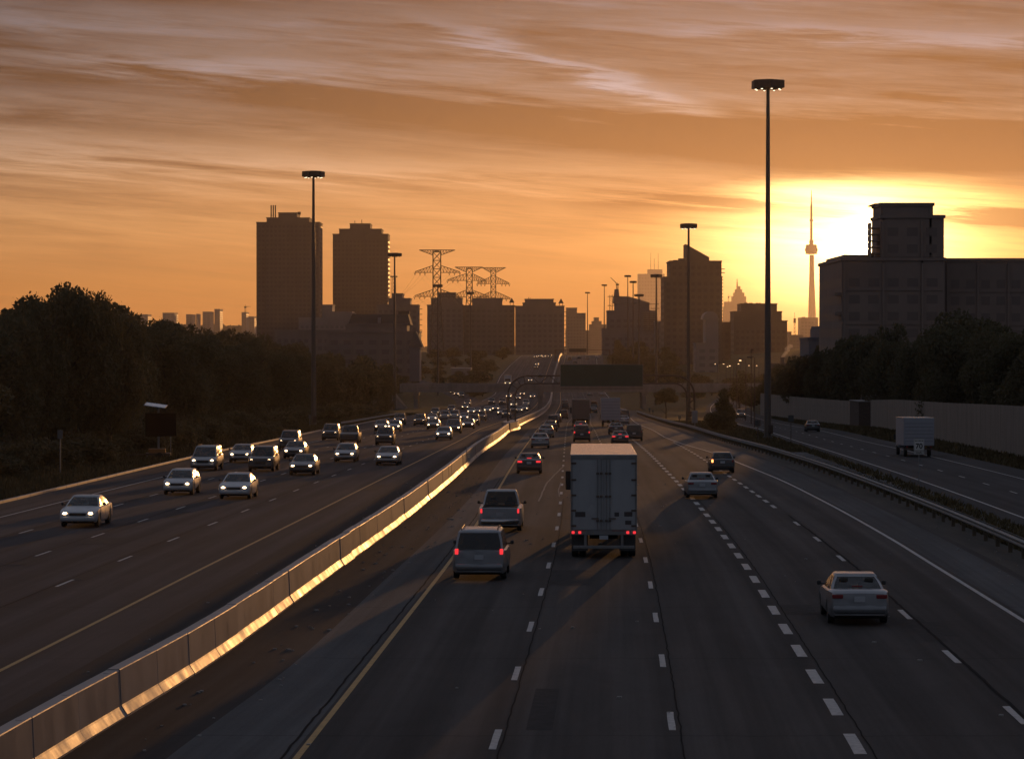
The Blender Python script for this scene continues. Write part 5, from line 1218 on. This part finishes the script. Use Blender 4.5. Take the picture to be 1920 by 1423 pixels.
# ---- trucks
whitep=mat('trailer_white',(.32,.33,.34),.5,coat=.2,var=.10,vscale=1.2,stretch=(1,1,.4),spec=.4); roofp=mat('trailer_roof_aluminium',(.85,.78,.70),.20,metal=.9,var=.12,vscale=1.5,stretch=(1,.3,1))
decal=mat('dark_decal',(.06,.05,.05),.6); decal2=mat('placard_grey',(.34,.35,.36),.6)
def wheelset(t,x,y,r=.5,w=.14):
    o=MB().lathe((0,0,0),[(r*.55,-w),(r*.94,-w),(r,-w*.7),(r,w*.7),(r*.94,w),(r*.55,w)],18,'x').build('wheel',rubber,t,35,(x,y,r))
    MB().lathe((0,0,0),[(r*.56,-w*.5),(r*.56,w*.8),(r*.3,w*.4),(.03,w*.9)],12,'x').build('rim',rimm,o)
def semi(px,py,name,label,L=14.6,white=True,detail=True,top=4.05,D=None):
    g_=gnd(px,py); y=g_.y; ang=math.atan2(A_(y+10)-A_(y-4),14)-(.006 if white else 0)
    t=thing(name,label,'truck',(g_.x,y,Z(y)+.012),-ang,'trucks')
    t.rotation_euler.x=math.atan2(Z(y+12)-Z(y),12)
    bm_=whitep if white else mat('trailer_grey',(.12,.12,.13),.6,var=.1,vscale=1); w=1.3; fl=1.12
    MB().box(-w,w,.0,L,fl,top-.03).build('trailer_box',bm_,t)
    MB().cbox(-w-.01,w+.01,-.02,L+.02,top-.028,top+.02,.015).build('trailer_roof',roofp,t)
    for k in range(1,12):
        MB().box(-w+.02,w-.02,L*k/12-.02,L*k/12+.02,top+.021,top+.027).build('roof_bow',roofp,t)
    if not detail: 
        MB().box(-w+.06,w-.06,-.03,-.003,fl+.1,top-.14).build('rear_door',mat('door_dark',(.07,.07,.075),.35,coat=.5,var=.1,vscale=2),t)
    else:
        # rear frame, two doors with lock rods and hinges
        for x0,x1 in((-w,-w+.07),(w-.07,w)): MB().box(x0,x1,-.06,-.003,fl,top-.03).build('door_post',steel,t)
        MB().box(-w+.07,w-.07,-.07,-.003,top-.16,top-.031).build('header',steel,t); MB().box(-w,w,-.08,-.003,fl-.20,fl-.003).build('rear_sill',steel,t)
        for sx in(-1,1):
            d=MB().box(min(sx*.012,sx*(w-.08)),max(sx*.012,sx*(w-.08)),-.045,-.004,fl+.01,top-.17).build('rear_door',whitep,t)
            for rx in(.10,.24):
                MB().tube((sx*rx,-.085,fl-.05),(sx*rx,-.085,top-.12),.017,n=6).build('lock_rod',steel,d)
                for zz_ in(fl+.35,fl+1.3,fl+2.2): MB().box(sx*rx-.05,sx*rx+.05,-.10,-.046,zz_-.04,zz_+.04).build('rod_bracket',rust,d)
            MB().box(min(sx*.2,sx*.48),max(sx*.2,sx*.48),-.11,-.087,fl+.42,fl+.46).build('handle',rust,d)
            for zz_ in(fl+.15,fl+.75,fl+1.35,fl+1.95,fl+2.6): MB().box(min(sx*(w-.22),sx*(w-.02)),max(sx*(w-.22),sx*(w-.02)),-.075,-.046,zz_-.035,zz_+.035).build('hinge',rust,d)
        for x0,x1,z0,z1 in((-1.12,-.72,fl+.50,fl+.70),(.42,.60,fl+.52,fl+.68),(.80,1.12,fl+.52,fl+.70),(.84,1.08,fl+.20,fl+.36)): MB().box(x0,x1,-.052,-.046,z0,z1).build('placard',decal,t)
        q=MB(); cx,cz,r_=-.46,fl+.78,.22; q.add([(cx-r_,-.053,cz),(cx,-.053,cz-r_),(cx+r_,-.053,cz),(cx,-.053,cz+r_)],[(0,1,2,3)]); q.build('diamond_placard',decal2,t)
        for sx in(-1,1):
            for xx,m_ in((1.20,tailoff),(.94,taill)):
                MB().cbox(sx*xx-.055,sx*xx+.055,-.12,-.081,fl-.155,fl-.055,.012).build('tail_light',taill if True else m_,t)
        q=MB()
        for x in(-1.05,-.85,.45,.75): q.box(x-.14,x+.14,-.085,-.0812,fl-.05,fl-.02)
        q.build('reflective_strip',mat('strip_red',(.25,.06,.05),.4),t)
        MB().cbox(-1.2,1.2,-.10,.0,.38,.50,.015).build('underride_guard',steel,t)
        for sx in(-.72,.72): MB().box(sx-.05,sx+.05,-.06,.0,.50,fl-.2).build('guard_post',steel,t)
        MB().box(-.17,.17,-.09,-.081,fl-.38,fl-.22).build('number_plate',platem,t)
        for sx in(-1,1): MB().box(min(sx*.62,sx*1.25),max(sx*.62,sx*1.25),.55,.57,.25,fl-.25).build('mud_flap',mat('mud_flap_rubber',(.07,.07,.07),.8),t)
    MB().box(-.55,.55,.3,L-1,.75,fl-.003).build('chassis',under,t)
    for yy in(1.2,2.5):
        for sx in(-1.12,-.82,.82,1.12): wheelset(t,sx,yy)
    # tractor
    c0=L+.9
    MB().cbox(-1.2,1.2,c0,c0+2.2,.9,3.3,.12).build('cab',PA['white'] if white else PA['dark'],t); MB().cbox(-1.0,1.0,c0+2.2,c0+3.7,.8,1.9,.15).build('bonnet',PA['white'] if white else PA['dark'],t)
    MB().box(-1.0,1.0,c0+2.205,c0+2.23,2.1,3.0).build('windscreen',g_dark,t); MB().box(-.5,.5,L-3,c0+3.4,.55,.9).build('tractor_frame',under,t)
    for yy in(L-1.6,L-.3,c0+3.0):
        for sx in(-1.05,1.05): wheelset(t,sx,yy)
    for sx in(-1,1):
        MB().cbox(sx*1.47-.12,sx*1.47+.12,c0+2.0,c0+2.15,1.9,2.75,.03).build('mirror',black,t); MB().tube((sx*1.2,c0+2.1,2.4),(sx*1.40,c0+2.1,2.4),.02,n=5).build('mirror_arm',black,t)
    return t
semi(1132,1047,'semi_truck','semi truck hauling a white box trailer whose roof glows orange, centre of the road',L=15.0)
semi(1089,800,'semi_truck','distant semi trailer with dark rear doors and a glowing roof edge',white=False,detail=False,top=4.0)
def boxtruck(px,py,label,wpx,hpx,Dn=None,coll=False,L=6.2,group='trucks'):
    g_=gnd(px,py); y=g_.y; f=SL if coll else A_; ang=math.atan2(f(y+6)-f(y-6),12); s=y/F; w=wpx*s/2; top=hpx*s
    t=thing('box_truck',label,'truck',(g_.x,y,Z(y)+.012),-ang,group); t.rotation_euler.x=math.atan2(Z(y+5)-Z(y),5)
    bx=mat('box_body_pale',(.30,.31,.35),.5,var=.06,vscale=1); fl=.95
    MB().box(-w,w,0,L,fl,top-.03).build('cargo_box',bx,t); MB().cbox(-w-.015,w+.015,-.015,L+.015,top-.028,top+.02,.012).build('box_roof',roofp,t)
    d=MB().box(-w+.09,w-.09,-.035,-.003,fl+.05,top-.16).build('roller_door',bx,t)
    for k in range(1,7): z=fl+.05+(top-.21-fl)*k/7; MB().box(-w+.1,w-.1,-.042,-.036,z-.012,z+.012).build('door_slat',rust,d)
    MB().box(-w*.95,w*.95,-.25,.0,fl-.35,fl-.22).build('step_bumper',rust,t); MB().box(-.15,.15,-.06,-.003,fl-.2,fl-.05).build('number_plate',platem,t)
    for sx in(-1,1): MB().cbox(sx*w*.78-.09,sx*w*.78+.09,-.06,-.003,fl-.17,fl-.05,.012).build('tail_light',tailoff,t)
    MB().box(-.5,.5,0,L+1.6,.5,fl-.003).build('chassis',under,t)
    MB().cbox(-w*.86,w*.86,L+.15,L+1.9,.6,2.25,.15).build('cab',PA['white'],t); MB().box(-w*.7,w*.7,L+1.88,L+1.93,1.4,2.1).build('windscreen',g_dark,t)
    for sx in(-1,1): MB().cbox(sx*(w*.95)-.1,sx*(w*.95)+.1,L+1.35,L+1.45,1.3,1.75,.02).build('mirror',black,t)
    for yy in(1.4,L+1.0):
        for sx in(-w*.78,w*.78): wheelset(t,sx,yy,.42,.13)
    return t
boxtruck(1145,800,'grey-blue box truck beside the distant semi trailer, right of it',36,54,L=7.2)
boxtruck(1723,857,'pale box truck behind the speed limit sign on the collector road',57,73,coll=True,L=6.5,group=None)
D=(1050,1180); g_=gnd(951.7,723,*D); t=thing('box_truck','white truck with a shining roof descending at the left edge of the hill road','truck',(g_.x,g_.y,Z(g_.y)+.01),math.pi-.02)
MB().box(-1.25,1.25,-10,-1.9,1,3.7).build('cargo_box',whitep,t); MB().box(-1.27,1.27,-10.02,-1.88,3.703,3.76).build('box_roof',roofp,t); MB().cbox(-1.15,1.15,-1.8,.0,.5,2.8,.15).build('cab',PA['white'],t); MB().box(-1,1,.0,.03,1.7,2.5).build('windscreen',g_dark,t)
for sx in(-.85,.85): MB().cbox(sx-.13,sx+.13,.0,.06,.8,1.0,.02).build('headlight',headl,t)
for yy in(-8.5,-1): 
    for sx in(-1.05,1.05): wheelset(t,sx,yy,.45,.14)

# ------------------------------------------------------------------ roadside furniture
g_=gnd(297,861); t=thing('message_trailer','solar-powered portable message sign with dark board on a wheeled trailer, left verge','message sign',(g_.x,g_.y,Z(g_.y)-.08),.10)
s=g_.y/F
MB().tube((0,0,.5),(0,0,4.4),.09,n=8).build('mast',steel,t); MB().cbox(-1.05,1.45,-.14,.14,1.95,3.85,.03).build('message_board',mat('board_black',(.010,.010,.010),.95,spec=.1),t)
q=MB(); q.loft([[(-.95,-.7,4.62),(.75,-.7,4.38),(.95,.7,4.38),(-.75,.7,4.62)],[(-.95,-.7,4.68),(.75,-.7,4.44),(.95,.7,4.44),(-.75,.7,4.68)]],True,True)
q.v=[(x-.2,y,z+.0) for x,y,z in q.v]
p_=q.build('solar_panel',mat('solar_glass',(.30,.33,.38),.25,coat=1,spec=.8),t); p_.rotation_euler=(R(8),0,0)
q=MB(); q.box(.0,1.2,-.5,.5,.55,.62); q.v=[(x-.6,y,z) for x,y,z in q.v]
MB().box(-1.0,1.0,-.6,.6,.42,.60).build('trailer_bed',rust,t); MB().cbox(-.8,.6,-.4,.4,.603,.95,.03).build('battery_box',mat('box_orange',(.30,.12,.03),.5),t); MB().tube((-1.0,0,.5),(-2.6,0,.42),.05,n=6).build('drawbar',rust,t)
for sx in(-1,1):
    o=MB().lathe((0,0,0),[(.2,-.09),(.31,-.09),(.33,0),(.31,.09),(.2,.09)],14,'y').build('wheel',rubber,t,35,(.1,sx*.72,.33)); MB().lathe((0,0,0),[(.2,-.05),(.05,.06)],10,'y').build('rim',rimm,o)
    MB().tube((sx*.9,-.5,.45),(sx*.9,-.5,.02),.03,n=5).build('jack',steel,t)
# small diamond sign and slender poles in the wood edge
t=thing('warning_sign','small faint diamond sign just right of the message trailer','sign',(at(320,790,250).x,250,Z(250)-.1)); MB().tube((0,0,0),(0,0,3.2),.04,n=6).build('post',steel,t)
MB().loft([[(-.35,-.05,3.3),(0,-.05,2.95),(.35,-.05,3.3),(0,-.05,3.65)],[(-.35,-.03,3.3),(0,-.03,2.95),(.35,-.03,3.3),(0,-.03,3.65)]],True,True).build('sign_plate',mat('sign_grey',(.12,.12,.12),.5),t)
for px,yb,yt,lab in ((113,893,803,'slender steel post standing in the grass at the far left verge'),(581,800,776,'slender steel post on the verge above the dark off-roader by the kerb')):
    g_=gnd(px,yb); h=at(px,yt,g_.y).z-g_.z; t=thing('marker_post',lab,'post',(g_.x,g_.y,g_.z-.1)); MB().tube((0,0,0),(0,0,h),.05,n=6).build('post',steel,t); MB().box(-.18,.18,-.07,-.052,h-.6,h-.02).build('plate',mat('sign_grey',(.12,.12,.12),.5),t)
# speed limit sign
g_=gnd(1723,905); D=g_.y; s=D/F; t=thing('speed_limit_sign','white speed limit sign reading MAXIMUM 70 in front of the box truck','sign',(g_.x,D,g_.z-.05),-.06)
zc=lambda y: at(1723,y,D).z-g_.z+.05
MB().tube((0,0,0),(0,0,zc(824)),.035,n=6).build('post',steel,t)
x0=-.34; z0,z1=zc(844.5),zc(823)
MB().cbox(-.335,.335,-.07,-.045,z0,z1,.008).build('sign_plate',mat('sign_white',(.55,.55,.53),.5,var=.05,vscale=3),t)
MB().cbox(-.33,.33,-.07,-.045,zc(852),z0-.02,.008).build('unit_plate',mat('sign_white_dull',(.38,.38,.36),.6),t)
def text(s_,size,loc_,name,m,parent,bold=.006):
    cu=bpy.data.curves.new(name,'FONT'); cu.body=s_; cu.size=size; cu.align_x='CENTER'; cu.align_y='CENTER'; cu.extrude=.002; cu.offset=bold; cu.materials.append(m)
    tmp=bpy.data.objects.new('tmp',cu); C.objects.link(tmp); dg=bpy.context.evaluated_depsgraph_get(); me=bpy.data.meshes.new_from_object(tmp.evaluated_get(dg)); bpy.data.objects.remove(tmp); o=link(name,me,parent,loc_); o.rotation_euler=(math.pi/2,0,0); return o
ink=mat('sign_ink',(.012,.012,.012),.6)
text('MAXIMUM',.115,(0,-.075,z1-.12),'lettering',ink,t,.002); text('70',.46,(0,-.075,z0+.27),'lettering',ink,t,.012); text('km/h',.17,(0,-.075,(zc(852)+z0-.02)/2),'lettering',ink,t,.003)
q=MB(); bx0,bx1,bz0,bz1=-.315,.315,z0+.02,z1-.02
for a in((bx0,bx1,bz0,bz0+.012),(bx0,bx1,bz1-.012,bz1),(bx0,bx0+.012,bz0,bz1),(bx1-.012,bx1,bz0,bz1)): q.box(a[0],a[1],-.074,-.0705,a[2],a[3])
q.build('sign_border',ink,t)
for px,yb,yt,lab in ((1483,824,776,'slim dark signpost on the verge just right of the tallest mast'),(1421,822,785,'slim signpost directly left of the tallest mast foot')):
    g_=gnd(px,yb); h=at(px,yt,g_.y).z-g_.z; t=thing('signpost',lab,'signpost',(g_.x,g_.y,g_.z-.1)); MB().tube((0,0,0),(0,0,h),.05,n=6).build('post',rust,t); MB().cbox(-.3,.3,-.08,-.055,h-.75,h-.05,.01).build('sign_plate',mat('sign_back',(.06,.06,.06),.5),t)
# bollard-like posts near the gantry
for px,yb,yt,lab in((1274,791,778,'squat dark post behind the guardrail left of the gantry leg'),(1218,773,764,'tiny pale marker board on the verge under the overpass'),(1224,776,768,'tiny second marker board on the verge under the overpass')):
    g_=gnd(px,yb); h=at(px,yt,g_.y).z-g_.z; t=thing('marker_board',lab,'marker',(g_.x,g_.y,g_.z-.1)); MB().tube((0,0,0),(0,0,h),.09,n=6).build('post',rust,t); MB().box(-.22,.22,-.12,-.092,h*.5,h).build('board',mat('sign_grey',(.12,.12,.12),.5),t)
# street lamps on the collector road
lampst=mat('street_lamp_glass',(.8,.7,.5),.2,emit=(1,.62,.30),es=5)
for px,D,yt,arm,lab,lit in((1415,420,670.5,-8,'nearest cobra-head street lamp left of the tallest mast',0),(1398.5,520,675,-8,'second street lamp from the tallest mast, its head lit',1),(1381.6,700,682,-6,'third street lamp from the tallest mast',0),(1375,800,685.5,-5,'fourth lamp in the row, small and lit',1),(1370,900,687,-4.5,'fifth lamp in the row, small and lit',1),(1361.5,1000,682,-3.5,'isolated tiny lit lamp left of the row',1),(1345.7,1080,682,-3.5,'leftmost tiny lit lamp low against the haze',1),(1389,900,682,-3,'tiny lit lamp between the second and third street lamps',1),(1408.5,1000,685,-3,'tiny lit lamp behind the nearest street lamp pole',1),(1423,950,685,-3,'tiny lit lamp just left of the tallest mast',1)):
    X=(px-CX)/F*D; zb=Z(D)+hill(X,D)-.1; h=at(px,yt,D).z-zb; t=thing('street_lamp',lab,'street lamp',(X,D,zb),0,'street lamps on the collector road'); r=.09 if D<600 else .12
    MB().tube((0,0,0),(0,0,h),r,r*.7,n=8).build('pole',rust,t); e=arm*D/F; MB().path([(0,0,h),(e*.4,0,h+.12),(e,0,h+.05)],r*.6,6).build('arm',rust,t)
    o=MB().cbox(e-.55,e+.2,-.16,.16,h-.05,h+.12,.04).build('lamp_head',rust,t); 
    if lit: MB().cbox(e-.42,e-.05,-.1,.1,h-.13,h-.053,.03).build('lamp_glass',lampst,o)
g_=at(1408.6,655,470); t=thing('signal_pole','thin tall pole with a small head beside the nearest street lamp','pole',(g_.x,470,Z(470)-.1)); h=g_.z-Z(470)+.1
MB().tube((0,0,0),(0,0,h),.09,.05,n=6).build('pole',rust,t); MB().cbox(-.05,.4,-.15,.15,h-.2,h+.1,.03).build('head',rust,t)

# ------------------------------------------------------------------ air
hz=MB().box(-3700,3700,-420,12700,-10,640); 
hm=bpy.data.materials.new('haze'); hm.use_nodes=True; nt=hm.node_tree; nt.nodes.clear()
v=nt.nodes.new('ShaderNodeVolumePrincipled'); v.inputs['Color'].default_value=(.92,.80,.70,1); v.inputs['Density'].default_value=HAZE; v.inputs['Anisotropy'].default_value=HG
o_=nt.nodes.new('ShaderNodeOutputMaterial'); nt.links.new(v.outputs[0],o_.inputs['Volume'])
tag(hz.build('haze',hm),kind='stuff')
# steam wisp above the chimney
b=at(1467,669,900); q=MB(); r=random.Random(5)
for k in range(9):
    f=k/8; q.lathe((b.x+f*2.2+r.uniform(-.3,.3),b.y,b.z+f*3.2),[(.05,-.7),(.45+.3*f,-.35),(.55+.35*f,.1),(.35+.3*f,.5),(.05,.8)],8)
sm=bpy.data.materials.new('steam'); sm.use_nodes=True; nt=sm.node_tree; nt.nodes.clear(); v=nt.nodes.new('ShaderNodeVolumePrincipled'); v.inputs['Density'].default_value=.35; v.inputs['Anisotropy'].default_value=.5; v.inputs['Color'].default_value=(1,.95,.9,1)
o_=nt.nodes.new('ShaderNodeOutputMaterial'); nt.links.new(v.outputs[0],o_.inputs['Volume']); tag(q.build('steam',sm),'thin sunlit wisp of steam above the short chimney',kind='stuff')
